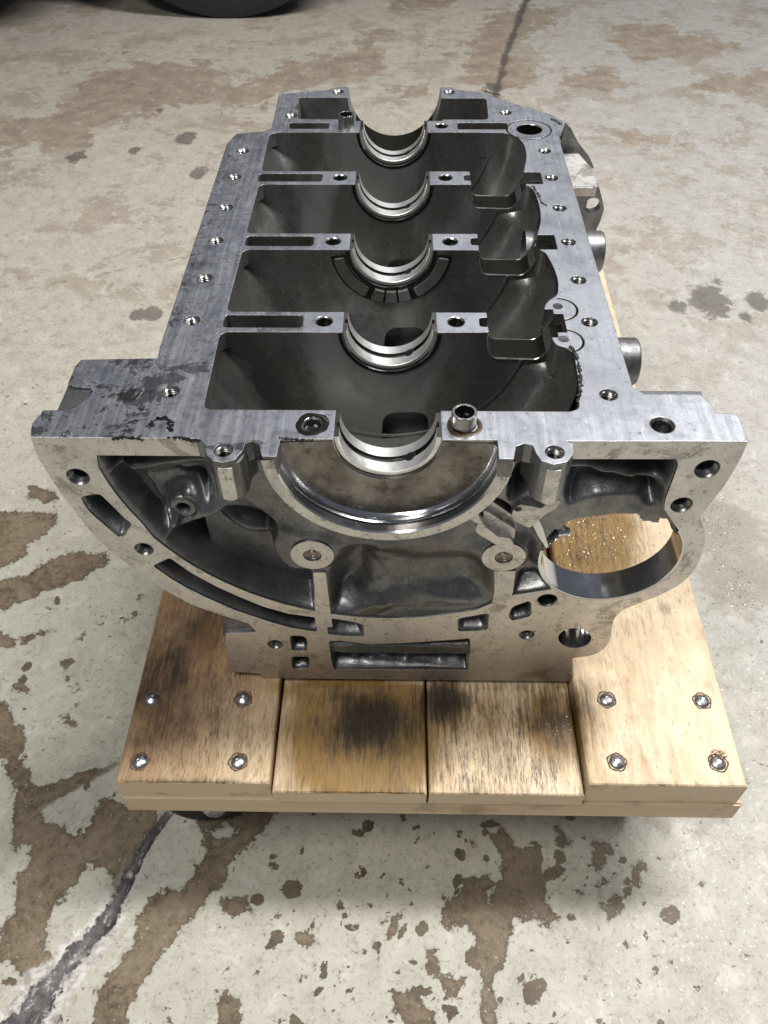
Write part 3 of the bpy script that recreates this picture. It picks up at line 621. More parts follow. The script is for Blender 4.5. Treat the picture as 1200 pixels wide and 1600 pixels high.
# plug pads and ribs
PL = [Yp(488, 868), Yp(787, 871)]
ribL = rnd(TY([(938,590),(978,590),(984,640),(992,700),(1000,760),(945,760),(943,640)], c1), .5)
ribR = TY([(345,585),(411,585),(403,650),(375,740),(325,740),(345,650)], c2)
for rb, p in ((ribL, PL[0]), (ribR, PL[1])):
    C = boolean(C, add_solid(lambda b: prism(b, rb, [], 'y', .05, 16)), 'UNION')
    C = boolean(C, add_solid(lambda b: prism(b, circ(p[0], p[1], 12.6, 44), [circ(p[0], p[1], 5.3, 28)], 'y', .0, 16)), 'UNION')
# cuts
CR = 26.9
def cut_saddles(b): prism(b, circ(0, 0, CR, 80), [], 'y', -30, 379.5)
C = boolean(C, add_solid(cut_saddles), 'DIFFERENCE')
C = boolean(C, add_solid(lambda b: prism(b, circ(0, 0, 39.4, 80), [], 'y', 379.2, 470)), 'DIFFERENCE')
def cut_bays(b):
    for p in bays: prism(b, p, [], 'z', -36, 6)
    for p in fb: prism(b, p, [], 'z', -52, 6)
C = boolean(C, add_solid(cut_bays), 'DIFFERENCE')
for y0, y1 in ((21.8, 89.7), (109.8, 179.8), (200.2, 269.6), (290.2, 357.6)):
    C = boolean(C, add_solid(lambda b: prism(b, circ(0, 0, 102.5, 60, pi+.10, 2*pi-.21), [], 'y', y0+.05, y1-.05)), 'DIFFERENCE')
def cut_slots(b):
    for p in slots: prism(b, p, [], 'z', -30, 6)
C = boolean(C, add_solid(cut_slots), 'DIFFERENCE')
DIPS = ((99.7, 101), (190, 107), (279.9, 108))
def cut_dips(b):
    for yc, xe in DIPS: prism(b, rnd([(56.3, 6), (56.5, -8), (59.5, -17.8), (86.5, -18.4), (91, -14), (95.5, -4), (95.5, 6)], [0, 4, 4, 4, 4, 3, 0]), [], 'y', yc-14, yc+14)
def cut_notch(b):
    for yc, xe in DIPS: prism(b, rnd([(80, 6), (80, -8), (96, -8), (xe, -7), (xe, 6)], [0, 0, 0, 1, 0]), [], 'y', yc-9.2, yc+9.2)
C = boolean(C, add_solid(cut_dips), 'DIFFERENCE')
C = boolean(C, add_solid(cut_notch), 'DIFFERENCE')
def cut_misc(b):
    for yc in (100.2, 190.4, 280.2): prism(b, rnd([(51.6, yc-4.5), (59, yc-4.5), (59, yc+4.5), (51.6, yc+4.5)], 2.2), [], 'z', -10, 6)
    for yc in (100.2, 190.4, 280.2, 369.8): prism(b, rnd([(-4, -60), (24, -59), (25, -90), (-6, -90)], 9), [], 'y', yc-16, yc+1)
C = boolean(C, add_solid(cut_misc), 'DIFFERENCE')
def cut_bolt(b):
    for x, y in railholes: prism(b, circ(x, y, 4.7, 26), [], 'z', -17, 3)
    for x, y in mainholes: prism(b, circ(x, y, 5.2, 28), [], 'z', -22, 3)
    x, y = Zp(1035, 664); prism(b, circ(x, y, 6.3, 28), [], 'z', -18, 3)
    prism(b, circ(107.6, 363.3, 10.2, 36), [], 'z', -24, 3)
C = boolean(C, add_solid(cut_bolt), 'DIFFERENCE')
# rings of the two spot faces beside the notch and at the far corner
def cut_spot(b):
    for cx, cy, r in ((98.5, 113.6, 12.0), (98.0, 82.5, 11.5)): prism(b, circ(cx, cy, r, 26, -pi*.47, pi*.47)+circ(cx, cy, r-1.3, 26, pi*.47, -pi*.47), [], 'z', -1.2, 3)
    prism(b, circ(107.2, 362.8, 18.2, 46), [circ(107.2, 362.8, 16.9, 46)], 'z', -1.0, 3)
C = boolean(C, add_solid(cut_spot), 'DIFFERENCE')
me = C.data; bmx = bmesh.new(); bmx.from_mesh(me); bmesh.ops.remove_doubles(bmx, verts=bmx.verts, dist=2e-3)
bmesh.ops.dissolve_degenerate(bmx, edges=bmx.edges, dist=1e-3)
for f in bmx.faces:
    c = f.calc_center_median(); n = f.normal
    if n.z > .9 and c.z > -.4: f.material_index = 0
    elif n.y < -.9 and (-.5 < c.y < 1.5): f.material_index = 1
    elif abs(c.x) < 112 and c.y > 21 and c.z > -160 and c.z < -.3: f.material_index = 3
    else: f.material_index = 2
    if f.material_index == 3 and n.z > .55 and c.z > -60: f.material_index = 4  # up-facing crankcase faces darkened by colour: oil plus painted shade
for f in bmx.faces: f.smooth = True
for e in bmx.edges: e.smooth = len(e.link_faces) == 2 and e.calc_face_angle(9) < .5
bpy.data.objects.remove(C)
casting = link('block_casting', to_mesh(bmx, 'block_casting', False), [M_TOP, M_LAND, M_CAST, M_CRANK, M_LEDGE_SHADE], block)

# ------------------------------------------------------------------ cast relief of the rear face
def relief():
    st = 1.0; xs = np.arange(-181, 181, st); zs = np.arange(-230, -8, st); X, Z = np.meshgrid(xs, zs)
    dbig = sdf(big, X, Z)
    pads = np.maximum.reduce([12.6-np.hypot(X-p[0], Z-p[1]) for p in PL]+[sdf(ribL, X, Z), sdf(ribR, X, Z)])
    rim = np.hypot(X, Z)-60
    inside = np.minimum(np.minimum(dbig, -pads), rim)
    region = inside.copy()
    for k in pocket: region = np.maximum(region, sdf(pocket[k], X, Z))
    wob = (vnoise(X, Z, 17, 1)-.5)*2+(vnoise(X, Z, 7, 2)-.5)*.8
    D = 4.5+wob*.8
    ring = np.exp(-np.maximum(0, rim-2)/9.)          # cast skirt round the seal ring
    def pk(pts, c, depth, soft, plane=0.0, wobk=2.0):
        nonlocal D
        d = sdf(smooth(TY(pts, c), 3), X, Z)+wob*wobk*.5
        D = D+(depth-4.5)*sstep(-soft*.25, soft, d)
    def bump(px, py, c, rx, rz, amt, rot=0):
        nonlocal D
        x0, z0 = Yp(*c((px, py))); u = (X-x0)*cos(rot)+(Z-z0)*sin(rot); v = -(X-x0)*sin(rot)+(Z-z0)*cos(rot)
        D = D-amt*np.exp(-.5*((u/rx)**2+(v/rz)**2))
    # left: wedge under the rail, pan-shaped pocket, deep lower wedge
    pk([(20,60),(300,60),(590,62),(600,105),(420,120),(230,155),(110,165),(60,120)], g1, 34, 8)
    pk([(120,205),(240,190),(400,170),(560,150),(630,200),(640,330),(560,380),(470,400),(400,500),(330,450),(200,330)], g1, 18, 16)
    pk([(110,200),(190,190),(260,300),(400,450),(410,520),(350,480),(220,350)], g1, 30, 9)
    pk([(430,200),(520,180),(590,230),(630,310),(610,350),(540,280),(440,260)], g1, 26, 7)
    pk([(415,505),(440,480),(600,410),(770,340),(815,348),(960,455),(995,590),(1050,670),(1170,700),(1180,880),(900,815),(700,740),(420,570)], g1, 36, 9)
    bump(780, 520, g1, 22, 9, 15, -.35); bump(900, 560, g1, 18, 10, 10, -.5)
    d = sdf(smooth(TY([(455,300),(480,265),(520,262),(560,290),(620,352),(770,310),(800,340),(640,395),(480,462),(415,480),(450,400)], g1, 8), 3), X, Z); m_ = sstep(-1.0, 4.5, d); D = D*(1-m_)+(8.5+wob)*m_
    hx_, hz_ = Yp(*g1((490, 335)), 10); D = np.where(np.hypot(X-hx_, Z-hz_) < 7.5, 17, D)
    # centre
    pk([(300,270),(380,170),(480,150),(560,170),(590,250),(560,370),(470,440),(310,450)], g2, 19, 16)
    pk([(560,180),(800,190),(1000,180),(1090,190),(1150,270),(1140,400),(1020,410),(860,440),(700,430),(560,400)], g2, 11, 14)
    bump(540, 450, g2, 8, 4, 5, .5); bump(950, 395, g2, 22, 6, 5)
    # right
    pk([(375,0),(460,0),(480,120),(470,260),(440,330),(340,380),(320,260),(350,120)], g3, 34, 9)
    pk([(345,115),(600,110),(830,118),(825,200),(780,240),(640,215),(500,190),(345,165)], k6, 32, 8)
    pk([(330,190),(500,205),(640,235),(780,262),(775,330),(700,350),(650,300),(520,300),(400,320),(330,345),(310,280)], k6, 20, 9)
    pk([(355,860),(470,850),(560,800),(620,900),(600,960),(370,1010),(330,990)], g3, 13, 10)
    pk([(330,480),(420,520),(540,560),(555,660),(600,780),(480,820),(450,690),(380,620)], g3, 8, 9)
    pk([(120,410),(200,370),(330,440),(360,520),(150,420)], g3, 20, 5)
    # small pockets
    for k, dp in (('S1', 26), ('S2', 24), ('S3', 10), ('S4', 11), ('S7', 18), ('H1', 40), ('H2', 40)):
        d = sdf(pocket[k], X, Z); D = np.where(d > -2.5, 1.0+dp*sstep(0, 7 if k in ('S3', 'S4', 'S7') else 5, d)*(1+.1*wob), D)
    d = sdf(pocket['S5'], X, Z); z5 = [Yp(700, y)[1] for y in (820+.3*640, 820+.3*695)]
    bar = np.clip(1-np.abs(Z-(z5[0]+z5[1])/2-.8*(vnoise(X, Z, 9, 8)-.5))/(abs(z5[0]-z5[1])*.5+2.6), 0, 1); lump = (vnoise(X, Z*1.5, 6, 12)-.5)*7
    D = np.where(d > -2.5, 1.0+np.maximum(1, (13-11.5*sstep(0, .5, bar)+lump*(1-sstep(0, .5, bar))+.4*wob))*sstep(0, 1.6, d), D)
    # bottoms of valleys catch light: sloping floor of each pocket
    small = np.zeros(X.shape, bool)
    for k in pocket: small |= sdf(pocket[k], X, Z) > -2.5
    Dsm = D.copy()
    edge = 1-np.exp(-np.maximum(region, 0)/2.6)
    side = sstep(0, 7, region)
    Dd = 1.3+(D-1.3)*(.45*edge+.55*side)
    Dd = np.where(small, Dsm, Dd)
    Dd = np.where(rim < 14, np.minimum(Dd, 2.5+1.6*np.maximum(rim-1, 0)), Dd)
    op = smooth(TY([(247,545),(240,505),(305,445),(275,402),(330,352),(400,337),(520,318),(630,320),(655,350),(720,360),(790,382),(826,432),(838,520)], k6, 12), 3)
    op = [p for p in op]; opd = np.maximum(sdf(op+[(p[0], p[1]) for p in []], X, Z), 39.3-np.hypot(X-SB[0], Z-SB[1]))
    opd = np.where(Z < op[0][1]+30, opd, sdf(op, X, Z)) if False else sdf(op, X, Z)
    below = (np.hypot(X-SB[0], Z-SB[1]) < SB[2]-.2) & (Z < -72-(X-SB[0])*.0)
    keep = (region > -2.2) & (opd < .6) & ~below
    keep &= ~((np.hypot(X-SB[0], Z-SB[1]) < SB[2]) & (X > 150))
    ny, nx = X.shape; I = np.arange(nx*ny).reshape(ny, nx)
    kf = keep[:-1, :-1] & keep[:-1, 1:] & keep[1:, 1:] & keep[1:, :-1]
    F = np.stack([I[:-1, :-1], I[:-1, 1:], I[1:, 1:], I[1:, :-1]], -1)[kf]
    V = np.stack([X, np.clip(Dd, 1.2, 60), Z], -1).reshape(-1, 3)
    used = np.unique(F); mp = -np.ones(nx*ny, int); mp[used] = np.arange(len(used)); F = mp[F]; V = V[used]
    me = bpy.data.meshes.new('cast_rear_face'); me.from_pydata([tuple(v) for v in (V+[0, 0, ZOFF])/1000], [], F.tolist())
    me.polygons.foreach_set('use_smooth', np.ones(len(me.polygons), bool))
    link('cast_rear_face', me, [M_CAST], block)
    return op
opening = relief()
# dark core behind the open pockets so they never look through to the floor
bm = bmesh.new(); 
prism(bm, TY([(452,990),(484,990),(484,1046),(452,1046)], ident, 19), [], 'y', 34, 36)
link('passage_floor', to_mesh(bm, 'passage_floor'), [M_CRANK], block)
# starter bore wall
bm = bmesh.new()
lathe(bm, [(SB[2]+2.2, .12), (SB[2]+.5, .12), (SB[2], .6), (SB[2], 1.2), (SB[2], 19.5), (SB[2]+1.0, 20.2), (SB[2]+5, 20.2)], axis='y', c=(SB[0], 0, SB[1]), a0=radians(172), a1=radians(396), n=90)
link('starter_bore', to_mesh(bm, 'starter_bore'), [M_BRIGHT], block)
# lip along the rough upper edge of the starter opening
def tube(bm, pts3, r, n=8, closed=False, jit=0):
    P = [Vector(p) for p in pts3]; rings = []; N = len(P)
    for i in range(N):
        a = P[i-1] if (i or closed) else P[i]; b = P[(i+1) % N] if (i < N-1 or closed) else P[i]
        t = (b-a).normalized(); u = t.cross(Vector((.2, 1, .3))).normalized(); v = t.cross(u)
        rr = r*(1+jit*(random.random()-.5)) if not callable(r) else r(i)
        rings.append([bm.verts.new(P[i]+(u*cos(2*pi*k/n)+v*sin(2*pi*k/n))*rr) for k in range(n)])
    for i in range(N if closed else N-1):
        for k in range(n):
            f = bm.faces.new((rings[i][k], rings[(i+1) % N][k], rings[(i+1) % N][(k+1) % n], rings[i][(k+1) % n])); f.smooth = True
    if not closed: bm.faces.new(rings[0]); bm.faces.new(list(reversed(rings[-1])))
bm = bmesh.new(); op2 = [p for p in opening if p[1] > -96][:-2]
tube(bm, [(p[0], 13+1.2*sin(i*.9), p[1]) for i, p in enumerate(op2)], 2.2, 8, False, .5)
link('opening_lip', to_mesh(bm, 'opening_lip'), [M_CAST], block)
# dark walls behind the right wing pockets and the far cast face (depth of the bell housing wing)
bm = bmesh.new(); prism(bm, [(128.9, -2), (165, -2), (160, -34), (152, -50), (128.9, -46)], [], 'y', 38, 41)
link('wing_wall', to_mesh(bm, 'wing_wall'), [M_CAST], block)

# ------------------------------------------------------------------ seal housing
bm = bmesh.new()
prof = [(26.9, .2), (27.6, -.5), (50.5, -.5), (53.2, -1.2), (54.6, -3.2), (54.8, -5.0), (56.6, -5.3), (57.6, -6.6), (56.8, -7.8), (55.2, -8.0), (55.2, -12.2), (55.9, -13.2), (61.6, -13.2), (62.3, -12.6), (63.2, 4), (63.2, 8), (26.9, 8)]
lathe(bm, prof, axis='y', a0=pi+radians(2.2), a1=2*pi-radians(2.2), n=110, closed=True, caps=False)
for f in bm.faces:
    c = f.calc_center_median(); r = hypot(c.x, c.z); f.smooth = True
    f.material_index = 0 if r < 52 else (2 if c.y < -12.9 and r > 55.5 else (1 if r < 56 or c.y < -7 and r < 60 else (3 if r < 59 and c.y > -8 else 4)))
ring = link('seal_housing', to_mesh(bm, 'seal_housing'), [M_RECESS, M_BRIGHT, M_LAND, M_BLACK, M_CAST], block)
for p in ring.data.polygons: p.use_smooth = True
# oil return bracket below the ring
bm = bmesh.new()
q = TY([(92,452),(150,392),(215,350),(240,362),(200,400),(150,408),(360,540),(362,560),(330,590),(362,640),(360,672),(290,690),(240,640),(110,560),(100,520)], g3, -2)
br = TY([(80,440),(108,430),(135,480),(160,520),(250,590),(330,600),(355,640),(362,672),(300,672),(230,640),(108,568),(98,540),(112,505),(60,470)], g3, -3)
prism(bm, rnd(br, 1), [], 'y', -3.5, 6)
prism(bm, TY([(150,410),(180,420),(362,535),(362,560),(358,600),(330,585),(325,600),(200,560),(150,470)], g3, 2), [], 'y', 1.2, 7)
prism(bm, TY([(150,408),(190,352),(360,468),(362,540)], g3, 4), [], 'y', 5, 12)
link('oil_bracket', to_mesh(bm, 'oil_bracket'), [M_LAND], block)
# drilled sensor bridge left of the starter opening
bm = bmesh.new()
hx, hz = Yp(*g3((383, 402)), 2)
prism(bm, rnd(TY([(340,430),(365,395),(400,372),(540,400),(600,350),(670,345),(640,400),(565,440),(470,525),(450,528),(352,480)], g3, 1.5), 1.5), [circ(hx, hz, 1.9, 16)], 'y', 1.0, 17)
link('sensor_bridge', to_mesh(bm, 'sensor_bridge'), [M_LAND], block)
sx, sz = Yp(*g3((545, 556)), 12)
bm = bmesh.new(); lathe(bm, [(.01, 0), (7.4, 0), (8, 1.5), (7.6, 5), (5.6, 8), (3.5, 9)], axis='x', c=(sx, 12, sz), n=36)
link('sensor_body', to_mesh(bm, 'sensor_body'), [M_BLACK], block)
bm = bmesh.new(); lathe(bm, [(3.6, 8.8), (3.6, 11.6), (2.9, 12), (2.9, 15), (2.4, 15.8), (.01, 16)], axis='x', c=(sx, 12, sz), n=24)
link('sensor_tip', to_mesh(bm, 'sensor_tip'), [M_BRIGHT], block)
bm = bmesh.new(); prism(bm, TY([(478,505),(525,480),(548,530),(585,650),(572,668),(520,590)], g3, 4), [], 'y', 3.5, 16)
link('bore_land', to_mesh(bm, 'bore_land'), [M_BRIGHT], block)
# small drilled boss in the left pocket
bm = bmesh.new(); bx_, bz_ = Yp(*g1((490, 335)), 10)
lathe(bm, [(3.6, 24), (3.6, 9.5), (4.1, 8.6), (6.8, 8.4), (8.2, 9.6), (9.6, 14), (11, 26)], axis='y', c=(bx_, 0, bz_), n=36)
b2 = TY([(470,270),(560,290),(620,355),(770,310),(800,340),(640,395),(480,460),(420,470),(470,400)], g1, 11)
link('drilled_boss', to_mesh(bm, 'drilled_boss'), [M_CAST], block)
bm = bmesh.new(); prism(bm, circ(bx_, bz_, 4.5, 24), [], 'y', 20, 21); link('drilled_hole', to_mesh(bm, 'drilled_hole'), [M_BLACK], block)  # black disc gives the drilled hole its dark depth by colour
# machined strips on the two bolt columns
bm = bmesh.new(); 
for cx, zb in ((-79.3, -25.5), (80.8, -26.5)):
    prism(bm, rnd([(cx-3.6, -4), (cx+3.6, -4), (cx+3.6, zb), (cx, zb-1.6), (cx-3.6, zb)], .8), [], 'y', -17.5, -15.5)
    me_ = to_mesh(bm, 'column_strip'); link('column_strip', me_, [M_LAND], block); bm = bmesh.new()
# ------------------------------------------------------------------ bearing shells
def shell_profile(w):
    h = w/2
    return [(24.7, -h), (24.4, -h+.3), (24.4, -2.0), (25.9, -1.8), (25.9, 1.8), (24.4, 2.0), (24.4, h-.3), (24.7, h), (26.75, h), (26.75, -h)]
bm = bmesh.new(); lathe(bm, shell_profile(18.6), axis='y', a0=pi, a1=2*pi, n=72, closed=True)
for f in bm.faces:
    c = f.calc_center_median(); f.material_index = 1 if abs(c.y) < 1.95 and hypot(c.x, c.z) < 26.2 else 0
shell_me = to_local(bm, 'bearing_shell')
bm = bmesh.new(); lathe(bm, [(.01, 0), (1.9, 0), (2.2, -.25)], n=20); oilhole_me = to_local(bm, 'oil_hole')  # flat disc, coloured black to paint the dark of a hole
for yc in (10.6, 100.0, 190.0, 280.0, 369.6):
    o = link('bearing_shell', shell_me, [M_SHELL, M_GROOVE], block, W(0, yc, .35))
    a = radians(-62); h = link('oil_hole', oilhole_me, [M_BLACK], None)
    h.parent = o; h.location = (.0242*cos(a), -.0005, .0242*sin(a)); h.rotation_euler = (0, pi/2-a+pi, 0); h.scale = (1.5, 1.5, 1)
    bm = bmesh.new()
    if yc == 10.6: pass
    bm.free()
# saddle lips (slightly proud machined rim around every bearing, web side)
bm = bmesh.new(); lathe(bm, [(26.95, .4), (27.3, -.7), (29.2, -.7), (29.8, .4)], axis='y', a0=pi+.02, a1=2*pi-.02, n=60, closed=True); lip_me = to_local(bm, 'saddle_lip')
for yc in (90.0, 180.0, 270.0, 358.2): link('saddle_lip', lip_me, [M_BLACK], block, W(0, yc-.4, 0))
# thrust crescents on the third bulkhead
for sgn in (-1, 1):
    bm = bmesh.new()
    a0, a1 = (radians(-90+28), radians(-9)) if sgn > 0 else (radians(-171), radians(-90-28))
    prism(bm, rnd(circ(0, 0, 38, 18, a0, a1)+circ(0, 0, 30.8, 18, a1, a0), .8, 1), [], 'y', -1.8, .5)
    link('thrust_face', to_local(bm, 'thrust_face'), [M_CRANK], block, W(0, 179.7, 0))
bm = bmesh.new(); prism(bm, circ(0, 0, 39.5, 40, pi+.1, 2*pi-.1)+circ(0, 0, 30.3, 40, 2*pi-.1, pi+.1), [], 'y', -.5, .6)
link('thrust_recess', to_local(bm, 'thrust_recess'), [M_BLACK], block, W(0, 179.7, 0))
bm = bmesh.new()
for a in (-75, -90, -105):
    u = radians(a); c = circ(0, 0, 37.5, 5, u-.11, u+.11)+circ(0, 0, 29.5, 5, u+.11, u-.11); prism(bm, c, [], 'y', -3.2, .4)
link('thrust_block', to_local(bm, 'thrust_block'), [M_CRANK], block, W(0, 179.7, 0))
# ------------------------------------------------------------------ crankcase liners: raised disc on bulkhead and scalloped side walls
def liner(y0, y1, dip0, dip1):
    n = 72; m_ = 26; V = []; F = []; yc = (y0+y1)/2; hl = (y1-y0)/2
    for i in range(n+1):
        a = pi+(pi)*i/n; dep = -sin(a)*90
        for j in range(m_+1):
            y = y0+(y1-y0)*j/m_; t = abs(y-yc)/hl
            r = 80+(15.5 if a < 1.5*pi else 21)*sqrt(max(0, 1-t**2.4))
            if a < 1.5*pi:
                k = sstep(30, 4, dep); r = r+k*(99-r)
            else:
                dd = dip0 if y < yc else dip1
                if dd: k = sstep(25, 15, dep)*sstep(0, .45, t); r = r+k*(98-r) if r < 98 else r
            V.append((r*cos(a), y, r*sin(a)-.6))
    for i in range(n):
        for j in range(m_): k = i*(m_+1)+j; F.append((k, k+1, k+m_+2, k+m_+1))
    V = [(v[0]/1000, v[1]/1000, (v[2]+ZOFF-.8)/1000) for v in V]
    me = bpy.data.meshes.new('crankcase_wall'); me.from_pydata(V, [], F)
    for p in me.polygons: p.use_smooth = True
    return me
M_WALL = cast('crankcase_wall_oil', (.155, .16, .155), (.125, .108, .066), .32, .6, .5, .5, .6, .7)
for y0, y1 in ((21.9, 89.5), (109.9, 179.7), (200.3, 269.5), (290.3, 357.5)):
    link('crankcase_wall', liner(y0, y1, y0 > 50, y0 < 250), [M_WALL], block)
    bm = bmesh.new(); prism(bm, circ(0, 0, 79.8, 90, pi+.40, 2*pi-.235)+circ(0, 0, 77.6, 90, 2*pi-.235, pi+.40), [], 'y', y1-.45, y1+.3)
    link('bulkhead_rim', to_mesh(bm, 'bulkhead_rim'), [M_CRANK], block)
M_LIP = simple('lip_highlight_metal', (.30, .30, .29), .24, .9, 120, .5, .2, 0)  # lighter metal for thin lips added to draw the ledge edge highlights
for yc, xe in DIPS:
    for yy in (yc-9.6, yc+9.4):
        bm = bmesh.new(); pts = rnd([(56.2, -1), (56.5, -8), (59.5, -17.9), (86.5, -18.5), (91, -14), (95.6, -4)], [0, 4, 4, 4, 4, 0])
        tube(bm, [(p[0]+.1*sin(i*1.7), yy, p[1]-.35) for i, p in enumerate(pts)], lambda i: .75+.15*sin(i*2.1), 8)
        link('ledge_lip', to_mesh(bm, 'ledge_lip'), [M_LIP], block)
# ------------------------------------------------------------------ holes with threads, dowels, plugs
def thread_mesh(r, depth, name):
    bm = bmesh.new(); prof = [(r+.95, .03), (r+.75, .03), (r-.05, -1.0)]; z = -1.2; p = 1.25
    while z > -depth: prof += [(r-.1, z), (r-.75, z-p*.45), (r-.1, z-p*.9)]; z -= p
    prof += [(r-1.0, -depth), (.01, -depth-.5)]
    n = 26
    lathe(bm, prof, n=n)
    for f in bm.faces: f.material_index = 1 if f.calc_center_median().z < -4.2 else 0  # lower threads painted black for the shade down the hole
    for v in bm.verts:                       # helical lead
        if v.co.z < -1.1 and v.co.z > -depth+1: v.co.z += p*(atan2(v.co.y, v.co.x)/(2*pi))*.5
    return to_local(bm, name)
th = thread_mesh(4.0, 14, 'threaded_hole')
for x, y in railholes:
    o = link('threaded_hole', th, [M_THREAD, M_BLACK], block, W(x, y, 0)); o.rotation_euler.z = random.random()*.6
bm = bmesh.new(); lathe(bm, [(5.35, .04), (5.1, .04), (4.4, -.7), (4.4, -9), (4.1, -9.3), (4.1, -20), (.01, -20.3)], n=30)
for f in bm.faces: f.material_index = 1 if f.calc_center_median().z < -6 else 0  # bolt hole depth is shaded by black colour
mh = to_local(bm, 'main_bolt_hole')
for x, y in mainholes: link('main_bolt_hole', mh, [M_STEEL, M_BLACK], block, W(x, y, 0))
x, y = Zp(1035, 664); bm = bmesh.new(); lathe(bm, [(6.5, .04), (6.2, .04), (5.0, -1.4), (5.0, -17), (.01, -17)], n=32); link('dowel_hole', to_local(bm, 'dowel_hole'), [M_STEEL], block, W(x, y, 0))
bm = bmesh.new(); lathe(bm, [(10.4, .04), (10.1, .04), (9.7, -.5), (9.7, -23), (.01, -23)], n=40); 
for f in bm.faces: f.material_index = 1 if f.calc_center_median().z < -1.5 else 0  # black below the rim paints the gallery hole's inner shade
link('oil_gallery_hole', to_local(bm, 'oil_gallery_hole'), [M_STEEL, M_BLACK], block, W(107.6, 363.3, 0))
for cx, cy in (c4((795, 432)), c4((820, 572))):
    x, y = Zp(cx, cy); bm = bmesh.new(); lathe(bm, [(3.0, .06), (2.7, .06), (2.7, -.0), (.01, -.02)], n=20)
    lathe(bm, [(3.0, .1), (.01, .1)], n=22, mat=0); link('dowel_hole', to_local(bm, 'dowel_hole'), [M_BLACK], block, W(x, y, .04))  # shallow black discs, hole shade painted on the top face
# front face holes
for x, z, r, k in FH:
    if k == 't':
        o = link('threaded_hole', thread_mesh(r, 17, 'threaded_hole'), [M_THREAD, M_BLACK], block, W(x, 0, z)); o.rotation_euler.x = pi/2
        o.rotation_euler = (radians(90), 0, 0)
    else:
        bm = bmesh.new(); lathe(bm, [(r+.9, .04), (r+.7, .04), (r, -.8), (r, -17), (.01, -17)], n=30)
        o = link('dowel_hole', to_local(bm, 'dowel_hole'), [M_STEEL], block, W(x, 0, z)); o.rotation_euler.x = radians(90)
bm = bmesh.new(); n_ = len(oval); oc = (sum(p[0] for p in oval)/n_, sum(p[1] for p in oval)/n_)
A = [bm.verts.new((p[0], .1, p[1])) for p in oval]; B = [bm.verts.new((oc[0]+(p[0]-oc[0])*.8+2, 20, oc[1]+(p[1]-oc[1])*.85+1)) for p in oval]
for i in range(n_): f = bm.faces.new((A[i], A[(i+1) % n_], B[(i+1) % n_], B[i])); f.smooth = True
link('angled_bore', to_mesh(bm, 'angled_bore'), [M_BRIGHT], block)
# dowel sleeves and oily plug
bm = bmesh.new(); lathe(bm, [(6.4, -3), (6.4, 8.6), (6.1, 9.3), (5.0, 9.3), (4.8, 8.8), (4.8, -12), (.01, -12)], n=40)
for f in bm.faces:
    c = f.calc_center_median(); f.material_index = 1 if hypot(c.x, c.y) < 4.85 and c.z < 7 else 0  # inside of the sleeve coloured black as painted shade
slv = to_local(bm, 'dowel_sleeve')
o = link('dowel_sleeve', slv, [M_STEEL, M_BLACK], block, W(38.0, 10.5, 0)); o['label'] = 'oily steel sleeve standing in the near right bolt hole'
o = link('dowel_sleeve', slv.copy(), [], block, W(-37.9, 369.8, 0)); o['label'] = 'steel sleeve standing in the far left bolt hole'
bm = bmesh.new(); lathe(bm, [(8.2, .02), (7.6, .35), (6.9, .3), (6.45, 1.2)], n=40)
for v in bm.verts: k = 1+.22*vnoise(np.array([cos(atan2(v.co.y, v.co.x))*3+9]), np.array([1.]), 1, 4)[0]; v.co.x *= k; v.co.y *= k
link('grime_ring', to_local(bm, 'grime_ring'), [M_GRIME], block, W(38.0, 10.5, .02))
bm = bmesh.new(); lathe(bm, [(8.4, .02), (7.4, .3), (6.0, .5), (5.2, .3), (4.7, -1), (4.6, -4), (.01, -5)], n=40)
for v in bm.verts:
    if v.co.z > -.5: k = 1+.18*(vnoise(np.array([cos(atan2(v.co.y, v.co.x))*3+9]), np.array([2+3*sin(atan2(v.co.y, v.co.x))]), 1, 6)[0]-.3); v.co.x *= k; v.co.y *= k
link('oily_rim', to_local(bm, 'oily_rim'), [M_BLACK], block, W(-38.2, 11, .02))
bm = bmesh.new(); lathe(bm, [(.01, -.9), (1.6, -.9), (2.0, -.3), (2.6, -.3), (3.0, -1.1), (3.9, -1.2), (4.3, -.6), (4.9, -.5), (5.35, -1.2), (5.4, -6)], n=36); plug = to_local(bm, 'core_plug')
for p in PL: o = link('core_plug', plug, [M_PLUG], block, W(p[0], .3, p[1])); o.rotation_euler.x = radians(90)
# ------------------------------------------------------------------ outer bosses, mount, lower left lug
for yc in (98, 223):
    bm = bmesh.new(); lathe(bm, [(14.2, 92), (14.2, 145), (13.4, 146.4), (9, 146.5), (8.4, 145.5), (8.4, 134), (.01, 134)], axis='x', c=(0, yc, -26), n=40)
    o = link('side_boss', to_mesh(bm, 'side_boss'), [M_BOSS], block)
bm = bmesh.new()
prism(bm, rnd(TY([(889,300),(936,292),(941,312),(944,326),(938,346),(932,358),(929,372),(905,372)], ident, 287), 1.5), [circ(*Yp(926, 321, 287), 6, 22)], 'y', 287, 294)
prism(bm, TY([(884,194),(876,218),(878,246),(928,262),(921,246),(905,226),(893,203)], ident, 352), [], 'y', 350, 356)
prism(bm, [(122, 288), (146, 288), (140, 350), (122, 360)], [], 'z', -70, -18)
link('mount_bracket', to_mesh(bm, 'mount_bracket'), [M_CAST], block)
bm = bmesh.new(); prism(bm, rnd(TZ([(874,240),(905,239),(925,262),(936,292),(885,292)], ident, -10), 2), [], 'z', -18, -10); bmesh.ops.bevel(bm, geom=[e for e in bm.edges if e.calc_face_angle(0) > 1], offset=.8, segments=2, affect='EDGES')
link('mount_plate', to_mesh(bm, 'mount_plate'), [M_LAND], block)
bm = bmesh.new(); lug = TY([(347,960),(349,995),(402,995),(396,975)], ident, 3)
prism(bm, lug, [], 'y', 3.5, 26)
